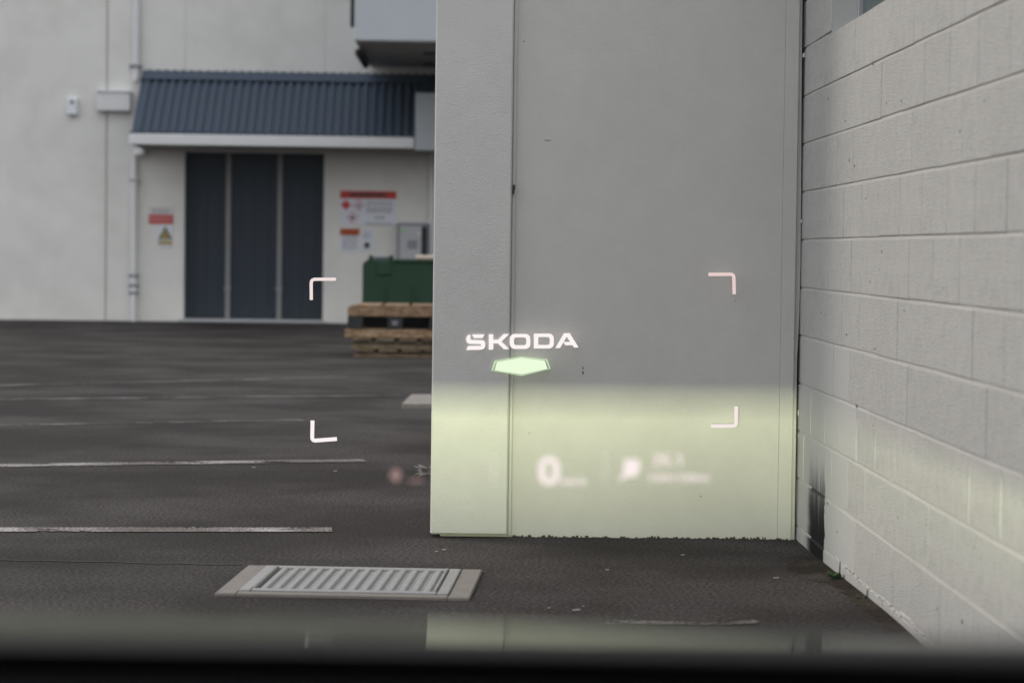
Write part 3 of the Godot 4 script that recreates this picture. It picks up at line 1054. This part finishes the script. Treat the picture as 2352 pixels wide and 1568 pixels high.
	part("canopy_box", cx, M.bluegrey, t)
	# upper storey standing out over the yard
	var un := shop.affine_inverse()
	var uo := Node3D.new()
	uo.name = "overhang"
	t.add_child(uo)
	uo.transform = un * Transform3D(Basis(), Vector3(-1.80, 4.13, -34.6))
	var us := Shape.new()
	us.cbox(Vector3(0, 0.01, -5.6), Vector3(9.0, 5.2, 0), 0.012)
	part("box_front", us, M.bluegrey, uo)
	var fac := Shape.new()
	fac.box(Vector3(0.02, 0.0, -5.58), Vector3(9.0, 0.008, -0.02))
	part("soffit", fac, M.soffit, uo)
	for w in [-1.9, -4.1]:
		var e := on_z(972, 118, -34.6 + w)
		var vent := Shape.new()
		vent.cbox(Vector3(e.x + 1.80, -0.02, w - 0.12), Vector3(e.x + 3.0, -0.001, w + 0.12), 0.008)
		part("soffit_vent", vent, M.darkgrey, uo)
	var strip := Shape.new()
	strip.tube(Vector3(-0.04, on_z(817, 62, -34.9).y - 4.13, -0.3), Vector3(-0.04, 5.2, -0.3), 0.035)
	part("overhang_pipe", strip, M.darkgrey, uo)
	var br := Shape.new()
	br.cbox(Vector3(-0.05, -0.12, -3.6), Vector3(0.05, -0.001, -1.2), 0.03)
	part("bracket", br, M.darkgrey, uo)
	# rainwater pipe from gutter to ground
	var pipe := Node3D.new()
	pipe.name = "downpipe"
	t.add_child(pipe)
	var pxx := on_shop(308, 500).x
	var ps := Shape.new()
	ps.tube(Vector3(pxx, 0.0, 0.09), Vector3(pxx, yf - 0.13, 0.09), 0.05, -1, 16)
	ps.tube(Vector3(pxx - 0.02, yf - 0.11, 0.09), Vector3(pxx + 0.13, yf - 0.07, 0.09), 0.055, -1, 16)
	ps.tube(Vector3(pxx + 0.13, yf - 0.09, 0.09), Vector3(pxx + 0.13, yf + 0.03, 0.09), 0.06, -1, 16)
	part("pipe", ps, M.trim, pipe)
	for g in [413.0, 632.0, 655.0, 672.0]:
		var cy := on_shop(308, g).y
		var cl := Shape.new()
		cl.cbox(Vector3(pxx - 0.075, cy - 0.022, 0.0), Vector3(pxx + 0.075, cy + 0.022, 0.148), 0.01)
		part("clip", cl, M.inkgrey if g > 600.0 else M.grey, pipe)
	var up_pipe := Shape.new()
	up_pipe.tube(Vector3(on_shop(313, 60).x, yt - 0.15, 0.07), Vector3(on_shop(313, 60).x, H, 0.07), 0.055, -1, 16)
	part("upper_pipe", up_pipe, M.trim, pipe)
	var uc := Shape.new()
	var ucp := on_shop(308, 152)
	uc.cbox(Vector3(ucp.x - 0.07, ucp.y - 0.025, 0.0), Vector3(ucp.x + 0.12, ucp.y + 0.025, 0.14), 0.01)
	part("clip", uc, M.inkgrey, pipe)
	var rp := Shape.new()
	var rx := on_shop(991, 420).x
	rp.tube(Vector3(rx, 0, 0.06), Vector3(rx, yf + 0.02, 0.06), 0.045, -1, 16)
	part("side_pipe", rp, M.trim, t)
	# wall fittings
	var lamp := thing("floodlight_sensor", "small white sensor box high on the warehouse wall", "sensor", shop * Transform3D(Basis(), on_shop(166, 243)))
	var ls := Shape.new()
	ls.cbox(Vector3(-0.085, -0.15, 0.0), Vector3(0.085, 0.13, 0.12), 0.02)
	part("case", ls, M.white, lamp)
	var le := Shape.new()
	le.tube(Vector3(0, 0.06, 0.115), Vector3(0, 0.06, 0.135), 0.035, 0.03, 14)
	part("lens", le, M.inkgrey, lamp)
	var cab := thing("conduit_box", "wide grey conduit box beside the awning's end", "box", shop * Transform3D(Basis(), on_shop(262, 233)))
	var cs := Shape.new()
	cs.cbox(Vector3(-0.265, -0.155, 0.0), Vector3(0.265, 0.145, 0.16), 0.012)
	part("case", cs, M.trim, cab)
	var ch := Shape.new()
	ch.cbox(Vector3(-0.272, 0.1455, 0.0), Vector3(0.272, 0.165, 0.19), 0.006)
	part("hood", ch, M.white, cab)
	make_signs()
	# meter cabinet
	var m0 := on_shop(911, 590)
	var m1 := on_shop(984, 512)
	var mt := thing("meter_cabinet", "grey framed meter cabinet on the warehouse wall above the green bin", "cabinet", shop * Transform3D(Basis(), Vector3(m0.x, m0.y - 0.25, 0)))
	var mw := m1.x - m0.x
	var mh := m1.y - m0.y + 0.25
	var ms := Shape.new()
	ms.cbox(Vector3(0, 0, 0.0), Vector3(mw, mh, 0.22), 0.02)
	part("case", ms, M.inkgrey, mt)
	var md := Shape.new()
	md.cbox(Vector3(0.045, 0.03, 0.22), Vector3(mw - 0.11, mh - 0.05, 0.235), 0.006)
	part("door", md, M.grey, mt)
	var mp := Shape.new()
	mp.cbox(Vector3(0.17, mh - 0.42, 0.2355), Vector3(0.33, mh - 0.28, 0.239), 0.001)
	part("plate", mp, M.inkgrey, mt)
	var lg := Shape.new()
	lg.cbox(Vector3(mw - 0.105, 0.03, 0.2205), Vector3(mw - 0.02, mh - 0.06, 0.235), 0.006)
	part("edge", lg, M.darkgrey, mt)
	var gd := Shape.new()
	gd.tube(Vector3(0.075, mh - 0.14, 0.235), Vector3(0.075, mh - 0.14, 0.24), 0.035, -1, 14)
	part("label_dot", gd, mat(lin(0.30, 0.55, 0.27), 0.6), mt)
	var wd := Shape.new()
	wd.tube(Vector3(mw - 0.15, mh - 0.17, 0.235), Vector3(mw - 0.15, mh - 0.17, 0.24), 0.035, -1, 14)
	part("label_dot", wd, mat(lin(0.62, 0.62, 0.58), 0.6), mt)


func diamond(c: Vector2, r: float, z: float, th: float) -> Shape:
	var s := Shape.new()
	s.prism(PackedVector2Array([c + Vector2(r, 0), c + Vector2(0, r), c + Vector2(-r, 0), c + Vector2(0, -r)]), z, z + th)
	return s

func fine_print(called: String, s: Shape, m: Material, parent: Node) -> void:   # rows of print too small to pick apart
	part(called, s, m, parent).set_meta("kind", "stuff")

func text_rows(s: Shape, x0: float, x1: float, ys: Array, hgt: float, z: float, sd: int) -> void:   # print too small to read
	rng.seed = sd
	for y in ys:
		var x := x0
		while x < x1:
			var w := rng.randf_range(0.03, 0.09)
			s.box(Vector3(x, y, z), Vector3(minf(x + w, x1), y + hgt, z + 0.0015))
			x += w + 0.02

func make_signs() -> void:
	# large hazard board: red header, three diamonds, text
	var a := on_shop(780, 515)
	var b := on_shop(910, 439)
	var W := b.x - a.x
	var H := b.y - a.y
	var t := thing("hazard_sign", "large white hazard board with red header and diamond symbols beside the door", "sign", shop * Transform3D(Basis(), Vector3(a.x, a.y, 0.0)))
	part("board", rect(Vector3(0, 0, 0), Vector3(W, H, 0), 0.012, 0.003), M.signwhite, t)
	part("header", rect(Vector3(0, H - 0.125, 0.0125), Vector3(W, H, 0.0125), 0.003, 0.001), M.red, t)
	var hl := Shape.new()
	text_rows(hl, W * 0.18, W * 0.82, [H - 0.098], 0.07, 0.0160, 1)
	fine_print("header_print", hl, M.ink, t)
	part("symbol", diamond(Vector2(0.095, H - 0.23), 0.085, 0.0125, 0.002), M.pinkred, t)
	for q in [[Vector2(0.30, H - 0.235)], [Vector2(0.20, H - 0.425)]]:
		var sym := part("symbol", diamond(q[0], 0.095, 0.0125, 0.002), M.pinkred, t)
		part("field", diamond(q[0], 0.078, 0.0147, 0.001), M.signwhite, sym)
		part("pictogram", diamond(q[0] + Vector2(0, -0.005), 0.04, 0.016, 0.001), M.inkgrey if q[0].x > 0.25 else M.ink, sym)
	var tx := Shape.new()
	text_rows(tx, W * 0.48, W * 0.93, [H - 0.19, H - 0.225, H - 0.28, H - 0.315, H - 0.345], 0.018, 0.0125, 2)
	text_rows(tx, W * 0.62, W * 0.80, [H - 0.44], 0.03, 0.0125, 3)
	text_rows(tx, W * 0.46, W * 0.93, [H - 0.52, H - 0.55], 0.012, 0.0125, 4)
	fine_print("print", tx, M.inkgrey, t)
	# notice with an orange header below it
	a = on_shop(780, 578)
	b = on_shop(825, 525)
	W = b.x - a.x
	H = b.y - a.y
	t = thing("notice_sign", "small notice with orange header below the hazard board", "sign", shop * Transform3D(Basis(), Vector3(a.x, a.y, 0.0)))
	part("board", rect(Vector3.ZERO, Vector3(W, H, 0), 0.012, 0.003), M.signwhite, t)
	part("header", rect(Vector3(0, H - 0.105, 0.0125), Vector3(W, H, 0.0125), 0.003, 0.001), M.rust, t)
	tx = Shape.new()
	text_rows(tx, W * 0.14, W * 0.9, [0.05, 0.09, 0.13, 0.17, 0.21, 0.25], 0.018, 0.0125, 5)
	fine_print("print", tx, M.inkgrey, t)
	# narrow sheet beside it
	a = on_shop(829, 577)
	b = on_shop(857, 526)
	W = b.x - a.x
	H = b.y - a.y
	t = thing("notice_sheet", "narrow white sheet with a dark round emblem beside the orange notice", "sign", shop * Transform3D(Basis(), Vector3(a.x, a.y, 0.0)))
	part("board", rect(Vector3.ZERO, Vector3(W, H, 0), 0.008, 0.002), M.signwhite, t)
	var em := Shape.new()
	em.tube(Vector3(W * 0.48, H * 0.28, 0.008), Vector3(W * 0.48, H * 0.28, 0.0105), 0.048, -1, 16)
	part("emblem", em, M.ink, t)
	tx = Shape.new()
	text_rows(tx, W * 0.2, W * 0.8, [H * 0.12, H * 0.6, H * 0.7, H * 0.8], 0.015, 0.0085, 6)
	fine_print("print", tx, M.inkgrey, t)
	# left of the door: red notice and warning triangle
	a = on_shop(340, 514)
	b = on_shop(397, 474)
	W = b.x - a.x
	H = b.y - a.y
	t = thing("notice_sign", "pale notice with a red lower panel between downpipe and door", "sign", shop * Transform3D(Basis(), Vector3(a.x, a.y, 0.0)))
	part("board", rect(Vector3.ZERO, Vector3(W, H, 0), 0.012, 0.003), mat(lin(0.62, 0.60, 0.60), 0.6), t)
	part("panel", rect(Vector3(0.0, 0.0, 0.0125), Vector3(W, H * 0.54, 0.0125), 0.003, 0.001), mat(lin(0.50, 0.12, 0.12), 0.6), t)
	tx = Shape.new()
	text_rows(tx, W * 0.15, W * 0.85, [H * 0.60, H * 0.76], 0.03, 0.0125, 7)
	fine_print("print", tx, mat(lin(0.40, 0.37, 0.37), 0.7), t)
	tx = Shape.new()
	text_rows(tx, W * 0.1, W * 0.9, [H * 0.24], 0.025, 0.0160, 8)
	fine_print("panel_print", tx, mat(lin(0.55, 0.25, 0.24), 0.7), t)
	a = on_shop(361, 568)
	b = on_shop(396, 518)
	W = b.x - a.x
	H = b.y - a.y
	t = thing("warning_sign", "white warning sign with a yellow triangle below the red notice", "sign", shop * Transform3D(Basis(), Vector3(a.x, a.y, 0.0)))
	part("board", rect(Vector3.ZERO, Vector3(W, H, 0), 0.012, 0.003), M.signwhite, t)
	var tr := Shape.new()
	tr.prism(PackedVector2Array([Vector2(W * 0.03, H * 0.38), Vector2(W * 0.97, H * 0.38), Vector2(W * 0.5, H * 0.97)]), 0.0125, 0.0145)
	part("triangle", tr, M.ink, t)
	tr = Shape.new()
	tr.prism(PackedVector2Array([Vector2(W * 0.18, H * 0.44), Vector2(W * 0.82, H * 0.44), Vector2(W * 0.5, H * 0.84)]), 0.0147, 0.0160)
	part("field", tr, M.yellow, t)
	part("mark", rect(Vector3(W * 0.46, H * 0.49, 0.0162), Vector3(W * 0.54, H * 0.68, 0.0162), 0.001, 0.0003), M.ink, t)
	part("plate", rect(Vector3(W * 0.04, H * 0.12, 0.0125), Vector3(W * 0.96, H * 0.32, 0.0125), 0.002, 0.0005), M.yellow, t)
	tx = Shape.new()
	text_rows(tx, W * 0.15, W * 0.85, [H * 0.19], 0.02, 0.0147, 9)
	fine_print("print", tx, M.inkgrey, t)


# ---------- the car and its displays ----------
const CAR_X := -0.37

func bonnet_y(x: float, d: float) -> float:
	var k := d - 1.9
	var c := (x - CAR_X) / 0.8
	return 0.9097 - 0.15 * k - 0.055 * k * k - 0.012 * c * c

func make_car() -> void:
	var o := Vector3(CAR_X, 0, 0)
	var t := thing("car", "olive green car whose bonnet and dark windscreen base look toward the pillar", "car", Transform3D(Basis(), o))
	var p := []
	for i in 33:
		p.append([])
		for j in 33:
			var x := CAR_X - 0.80 + 1.6 * i / 32.0
			var d := 1.36 + 0.98 * j / 32.0
			p[-1].append(Vector3(x, bonnet_y(x, d), -d) - o)
	var s := Shape.new()
	s.sheet(p, Vector3.UP)
	part("bonnet", s, M.paintwork, t)
	# nose: bands above, between and below the lamps
	var nose := Shape.new()
	nose.cbox(Vector3(-0.80, 0.735, -2.40), Vector3(0.80, 0.79, -2.20), 0.02)
	nose.cbox(Vector3(-0.46, 0.57, -2.40), Vector3(0.46, 0.734, -2.20), 0.02)
	nose.cbox(Vector3(-0.85, 0.22, -2.42), Vector3(0.85, 0.565, -2.10), 0.05)
	part("bumper", nose, M.paintwork, t)
	for sx in [-1.0, 1.0]:
		var wing := Shape.new()
		wing.cbox(Vector3(sx * 0.80 if sx > 0 else -0.92, 0.62, -2.05), Vector3(0.92 if sx > 0 else -0.80, 0.87, -0.9), 0.05)
		part("wing", wing, M.paintwork, t)
		var wheel := Shape.new()
		wheel.tube(Vector3(sx * 0.70, 0.34, -1.55), Vector3(sx * 0.90, 0.34, -1.55), 0.34, -1, 28)
		var wo := part("wheel", wheel, M.rubber, t)
		var hub := Shape.new()
		hub.tube(Vector3(sx * 0.90, 0.34, -1.55), Vector3(sx * 0.915, 0.34, -1.55), 0.23, 0.2, 24)
		part("rim", hub, M.alloy, wo)
		var pil := Shape.new()
		var a := Vector3(sx * 0.76, 0.96, -1.34)
		var b := Vector3(sx * 0.60, 1.50, -0.40)
		pil.tube(a, b, 0.045, 0.045, 10)
		part("windscreen_pillar", pil, M.plastic, t)
		headlight(t, sx)
	# windscreen with its black lower band, roof and dashboard
	var up := Vector3(0, 1.50 - 0.965, 0.92).normalized()
	var base := Vector3(0, 0.965, -1.32)
	var pane := Shape.new()
	var sweep := 0.07
	for i in 16:
		var xa := -0.75 + 1.5 * i / 16.0
		var xb := -0.75 + 1.5 * (i + 1) / 16.0
		var ba := base + Vector3(xa, 0, sweep * xa * xa)
		var bb := base + Vector3(xb, 0, sweep * xb * xb)
		var ta := Vector3(xa * 0.8, 1.5, -0.40 + sweep * xa * xa)
		var tb := Vector3(xb * 0.8, 1.5, -0.40 + sweep * xb * xb)
		pane.quad(ba, bb, tb, ta, Vector3(0, 0.86, -0.5))
	part("windscreen", pane, M.glass, t)
	var frit := Shape.new()
	for i in 16:
		var xa := -0.75 + 1.5 * i / 16.0
		var xb := -0.75 + 1.5 * (i + 1) / 16.0
		var ba := base + Vector3(xa, 0.0, sweep * xa * xa) + Vector3(0, -0.004, 0.006)
		var bb := base + Vector3(xb, 0.0, sweep * xb * xb) + Vector3(0, -0.004, 0.006)
		frit.quad(ba, bb, bb + up * 0.067, ba + up * 0.067, Vector3(0, 0.86, -0.5))
	part("windscreen_band", frit, M.black, t)
	var dash := Shape.new()
	var dp := []
	var prof := [[1.30, 0.952], [1.20, 0.970], [1.05, 0.962], [0.85, 0.965], [0.72, 0.955], [0.66, 0.90], [0.64, 0.60]]
	for i in 17:
		dp.append([])
		var x := -0.74 + 1.48 * i / 16.0
		for q in prof:
			dp[-1].append(Vector3(x, q[1] - 0.02 * x * x, -q[0] + 0.05 * x * x))
	dash.sheet(dp, Vector3.UP)
	part("dashboard", dash, M.dash, t)
	var roof := Shape.new()
	roof.cbox(Vector3(-0.62, 1.50, -0.42), Vector3(0.62, 1.56, 1.6), 0.02)
	part("roof", roof, M.dash, t)
	var sc := Shape.new()
	sc.cbox(Vector3(-0.76, 0.90, -1.405), Vector3(0.76, 0.9785, -1.335), 0.012)
	part("scuttle", sc, M.scuttle, t)


func headlight(car: Node3D, sx: float) -> void:
	# a low beam: thin strip of light behind a sharp shutter above and a near lip below
	var h := Node3D.new()
	h.name = "headlight"
	h.position = Vector3(sx * 0.64, 0.66, -2.10)
	car.add_child(h, true)
	var s := Shape.new()
	s.box(Vector3(-0.16, 0.06, -0.22), Vector3(0.16, 0.07, 0.05))
	s.box(Vector3(-0.16, -0.085, -0.22), Vector3(0.16, -0.075, 0.05))
	s.box(Vector3(-0.17, -0.085, -0.22), Vector3(-0.16, 0.07, 0.05))
	s.box(Vector3(0.16, -0.085, -0.22), Vector3(0.17, 0.07, 0.05))
	s.box(Vector3(-0.16, -0.075, 0.03), Vector3(0.16, 0.06, 0.05))
	part("housing", s, M.black, h)
	var sh := Shape.new()
	sh.box(Vector3(-0.16, -0.00103, -0.101), Vector3(0.16, 0.06, -0.100))
	part("shutter", sh, M.black, h)
	var lip := Shape.new()
	for side in [-1.0, 1.0]:
		var ch := Shape.new()
		ch.box(Vector3(0.052 if side > 0 else -0.054, -0.075, -0.15), Vector3(0.054 if side > 0 else -0.052, 0.06, 0.02))
		part("cheek", ch, M.black, h)
	lip.box(Vector3(-0.16, -0.075, -0.0205), Vector3(0.16, -0.00113, -0.020))
	part("lip", lip, M.black, h)
	var lens := Shape.new()
	lens.quad(Vector3(-0.16, -0.075, -0.215), Vector3(0.16, -0.075, -0.215), Vector3(0.16, 0.06, -0.215), Vector3(-0.16, 0.06, -0.215), Vector3(0, 0, -1))
	part("lens", lens, M.glass, h)
	var l := AreaLight3D.new()
	l.name = "low_beam"
	l.area_size = Vector2(0.10, 0.002)
	l.area_normalize_energy = true
	l.light_color = lin(0.93, 1.0, 0.58)
	l.light_energy = 30.0
	l.shadow_enabled = true
	h.add_child(l)
	var em := Shape.new()
	em.quad(Vector3(-0.05, -0.001, 0.002), Vector3(0.05, -0.001, 0.002), Vector3(0.05, 0.001, 0.002), Vector3(-0.05, 0.001, 0.002), Vector3(0, 0, -1))
	part("light_strip", em, glow(lin(0.8, 1.0, 0.62), 4.0), h)


func arc_rect(x0: float, y0: float, x1: float, y1: float, radii: Array) -> Array:   # corners clockwise from the top left, in picture pixels
	var out := []
	var cs := [[x0, y0, 1, 1, PI], [x1, y0, -1, 1, 1.5 * PI], [x1, y1, -1, -1, 0.0], [x0, y1, 1, -1, 0.5 * PI]]
	for k in 4:
		var r: float = maxf(radii[k], 0.5)
		for i in 7:
			var a: float = cs[k][4] + PI / 2 * i / 6.0
			out.append([cs[k][0] + cs[k][2] * r + r * cos(a), cs[k][1] + cs[k][3] * r + r * sin(a)])
	return out

func make_display() -> void:
	# the image of the head-up display hangs where the driver sees it, at the distance of the pillar
	var z := WALL_Z + 0.046
	var c := on_z(1200, 790, z)
	var t := thing("head_up_display", "glowing white display image of lettering, green hexagon and corner brackets before the pillar", "display", Transform3D(Basis(), c))
	var white := glow(lin(1.0, 0.93, 0.91), 0.96)
	var pink := glow(lin(0.90, 0.70, 0.68), 0.85)
	var soft := glow(lin(1.0, 0.90, 0.84), 0.90)
	var P := func(x: float, y: float, ox: float, oy: float, k: float) -> Vector2:
		var w := on_z((ox + x / k) / 1.70068, (oy + y / k) / 1.70068, z) - c
		return Vector2(w.x, w.y)
	var poly := func(list: Array, ox: float, oy: float, k: float) -> PackedVector2Array:
		var out := PackedVector2Array()
		for q in list:
			out.append(P.call(q[0], q[1], ox, oy, k))
		return out
	var L := func(list: Array) -> PackedVector2Array: return poly.call(list, 1800.0, 1200.0, 3.92)
	var th := 0.0015
	var s := Shape.new()
	s.prism(L.call([[168, 417], [362, 415], [335, 470], [203, 472]]), 0, th)
	s.prism(L.call([[146, 420], [112, 425], [90, 447], [82, 485], [85, 520], [105, 550], [140, 560], [298, 562], [314, 574], [311, 591], [110, 593], [82, 655], [300, 650], [345, 640], [370, 610], [375, 550], [360, 518], [330, 504], [165, 501], [150, 495], [146, 480]]), 0, th)
	part("letter", s, white, t)
	s = Shape.new()
	s.prism(L.call([[428, 415], [497, 413], [497, 497], [568, 497], [655, 410], [740, 410], [622, 525], [742, 640], [660, 642], [568, 553], [497, 553], [497, 647], [428, 650]]), 0, th)
	part("letter", s, white, t)
	s = Shape.new()
	s.ring(L.call(arc_rect(750, 407, 1065, 637, [75, 75, 75, 75])), L.call(arc_rect(815, 460, 1002, 580, [36, 36, 36, 36])), 0, th)
	part("letter", s, white, t)
	s = Shape.new()
	s.ring(L.call(arc_rect(1118, 402, 1426, 630, [2, 75, 75, 2])), L.call(arc_rect(1187, 455, 1362, 575, [2, 32, 32, 2])), 0, th)
	part("letter", s, white, t)
	s = Shape.new()
	s.prism(L.call([[1447, 625], [1580, 397], [1668, 395], [1622, 450], [1522, 622]]), 0, th)
	s.prism(L.call([[1622, 450], [1668, 395], [1805, 613], [1735, 617], [1712, 580], [1675, 528]]), 0, th)
	s.prism(L.call([[1570, 530], [1675, 528], [1712, 580], [1600, 580]]), 0, th)
	part("letter", s, white, t)
	# hexagon with a thin outline round it
	var hexm := glow(lin(0.84, 0.98, 0.72), 0.98)
	s = Shape.new()
	s.prism(L.call([[552, 838], [925, 772], [1285, 815], [1328, 940], [935, 1028], [520, 965]]), 0, th)
	part("hexagon", s, hexm, t)
	s = Shape.new()
	s.ring(L.call([[515, 820], [925, 752], [1325, 795], [1376, 940], [930, 1050], [470, 968]]), L.call([[540, 832], [925, 768], [1302, 808], [1352, 938], [932, 1035], [496, 966]]), 0, th)
	part("hexagon_outline", s, glow(lin(0.62, 0.80, 0.50), 0.9), t)
	# corner brackets, drawn as strokes round a small bend
	var stroke := func(path: Array, w: float, ox: float, oy: float, k: float) -> Shape:
		var ss := Shape.new()
		var pa := PackedVector2Array()
		var pb := PackedVector2Array()
		for i in path.size():
			var q0 := Vector2(path[maxi(i - 1, 0)][0], path[maxi(i - 1, 0)][1])
			var q1 := Vector2(path[mini(i + 1, path.size() - 1)][0], path[mini(i + 1, path.size() - 1)][1])
			var n := (q1 - q0).normalized().orthogonal() * w / 2.0
			pa.append(P.call(path[i][0] + n.x, path[i][1] + n.y, ox, oy, k))
			pb.append(P.call(path[i][0] - n.x, path[i][1] - n.y, ox, oy, k))
		pb.reverse()
		pa.append_array(pb)
		ss.prism(pa, 0, th)
		return ss
	part("bracket", stroke.call([[31, 985], [30, 850], [32, 834], [40, 822], [56, 816], [232, 815]], 26.0, 1200.0, 700.0, 2.09), glow(lin(0.93, 0.80, 0.78), 0.9), t)
	part("bracket", stroke.call([[330, 140], [500, 139], [514, 142], [523, 151], [525, 165], [528, 292]], 26.0, 2600.0, 1000.0, 1.96), pink, t)
	part("bracket", stroke.call([[940, 542], [937, 690], [939, 704], [947, 714], [962, 718], [1154, 704]], 34.0, 800.0, 1400.0, 2.24), white, t)
	part("bracket", stroke.call([[543, 1150], [542, 1275], [540, 1288], [532, 1296], [518, 1299], [348, 1300]], 28.0, 2600.0, 1000.0, 1.96), soft, t)

	# the second, nearer image plane with speed and range
	var z2 := -3.8
	var c2 := on_z(1300, 1080, z2)
	var d := thing("head_up_status_display", "blurred glowing status row with a large zero and small figures above the bonnet", "display", Transform3D(Basis(), c2))
	var Q := func(x: float, y: float) -> Vector2:   # pixels of the picture, 4000 wide
		var w := on_z(x / 1.70068, y / 1.70068, z2) - c2
		return Vector2(w.x, w.y)
	var lit := glow(lin(1.0, 0.88, 0.85), 1.0, 0.95)
	var faint := glow(lin(1.0, 0.86, 0.84), 0.95, 0.8)
	var dim := glow(lin(0.90, 0.84, 0.72), 0.8, 0.3)
	var R := func(ox: float, oy: float, list: Array) -> PackedVector2Array:
		var out := PackedVector2Array()
		for q in list:
			out.append(Q.call(ox + q[0] / 2.767, oy + q[1] / 2.767))
		return out
	s = Shape.new()
	s.ring(R.call(2000.0, 1720.0, arc_rect(288, 172, 515, 484, [110, 110, 110, 110])), R.call(2000.0, 1720.0, arc_rect(362, 235, 441, 422, [38, 38, 38, 38])), 0, 0.001)
	part("digit", s, lit, d)
	for b in [[1008.0, 110.0, 465.0], [-210.0, 145.0, 490.0]]:
		s = Shape.new()
		s.prism(R.call(2000.0, 1720.0, [[b[0] - 22, b[1]], [b[0] + 22, b[1]], [b[0] + 22, b[2]], [b[0] - 22, b[2]]]), 0, 0.001)
		part("divider", s, dim, d)
	s = Shape.new()
	s.prism(R.call(2000.0, 1720.0, [[1215, 205], [1380, 205], [1385, 300], [1350, 375], [1290, 400], [1235, 385], [1180, 445], [1155, 415], [1205, 360]]), 0, 0.001)
	part("icon", s, lit, d)
	for w in [["km/h", 540.0, 480.0, 260.0, lit], ["26.1", 1522.0, 272.0, 310.0, faint], ["kWh/100km", 1495.0, 440.0, 640.0, faint]]:
		var tm := TextMesh.new()
		tm.text = w[0]
		var sf := SystemFont.new()
		sf.font_names = PackedStringArray(["Droid Sans"])
		sf.font_weight = 700
		tm.font = sf
		tm.font_size = 64
		tm.pixel_size = 0.001
		tm.depth = 0.001
		tm.horizontal_alignment = HORIZONTAL_ALIGNMENT_LEFT
		tm.vertical_alignment = VERTICAL_ALIGNMENT_BOTTOM
		var box := tm.get_aabb()
		var lo: Vector2 = Q.call(2000.0 + w[1] / 2.767, 1720.0 + w[2] / 2.767)
		var hi: Vector2 = Q.call(2000.0 + (w[1] + w[3]) / 2.767, 1720.0 + w[2] / 2.767)
		var k: float = (hi - lo).length() / box.size.x
		part("figures", tm, w[4], d, Transform3D(Basis().scaled(Vector3(k, k, 1)), Vector3(lo.x - box.position.x * k, lo.y - box.position.y * k, 0)))
	# dim red symbol to the left of the row
	var red := glow(lin(0.72, 0.46, 0.43), 0.75, 0.30)
	s = Shape.new()
	var disc := []
	for k in 20:
		disc.append([cos(TAU * k / 20.0) * 22.0 * 2.767, sin(TAU * k / 20.0) * 26.0 * 2.767])
	s.prism(R.call(1545.0, 1856.0, disc), 0, 0.001)
	part("red_symbol", s, red, d)
	s = Shape.new()
	s.prism(R.call(1624.0, 1877.0, [[-75, -14], [75, -14], [75, 14], [-75, 14]]), 0, 0.001)
	part("red_bar", s, red, d)


func _ready() -> void:
	# camera: the driver's eye, focused on the pillar
	var cam := Camera3D.new()
	cam.name = "camera"
	cam.position = EYE
	cam.basis = look
	cam.keep_aspect = Camera3D.KEEP_HEIGHT
	cam.fov = 15.92
	cam.near = 0.02
	cam.far = 2000.0
	var at := CameraAttributesPhysical.new()
	at.frustum_focal_length = 86.0
	at.exposure_aperture = 3.2
	at.frustum_focus_distance = 10.15
	at.frustum_near = 0.02
	at.frustum_far = 2000.0
	cam.attributes = at
	add_child(cam)
	cam.fov = 15.92
	cam.current = true
	# dull sky and a hazy sun high over the open side of the yard
	var env := Environment.new()
	env.background_mode = Environment.BG_SKY
	var sky := ProceduralSkyMaterial.new()
	sky.sky_top_color = lin(0.82, 0.855, 0.915)
	sky.sky_horizon_color = lin(0.80, 0.80, 0.79)
	sky.sky_curve = 0.25
	sky.ground_bottom_color = lin(0.08, 0.08, 0.08)
	sky.ground_horizon_color = lin(0.30, 0.30, 0.30)
	sky.sun_angle_max = 30.0
	env.sky = Sky.new()
	env.sky.sky_material = sky
	env.tonemap_mode = Environment.TONE_MAPPER_LINEAR
	env.tonemap_exposure = 1.45
	env.sdfgi_enabled = true
	env.ssao_enabled = true
	env.ssil_enabled = true
	var we := WorldEnvironment.new()
	we.name = "environment"
	we.environment = env
	add_child(we)
	var sun := DirectionalLight3D.new()
	sun.name = "sun"
	sun.light_energy = 0.33
	sun.light_color = Color(1.0, 0.96, 0.91)
	sun.light_angular_distance = 20.0
	sun.shadow_enabled = true
	add_child(sun)
	sun.look_at_from_position(Vector3(-7.0, 5.8, -4.2), Vector3.ZERO)

	shop = Transform3D(Basis(Vector3.UP, 0.02), Vector3(-4.75, 0, -39.2))
	make_materials()
	make_ground()
	make_facing_wall()
	make_block_wall()
	make_warehouse()
	make_markings()
	make_drain()
	make_yard()
	make_car()
	make_near_details()
	make_display()
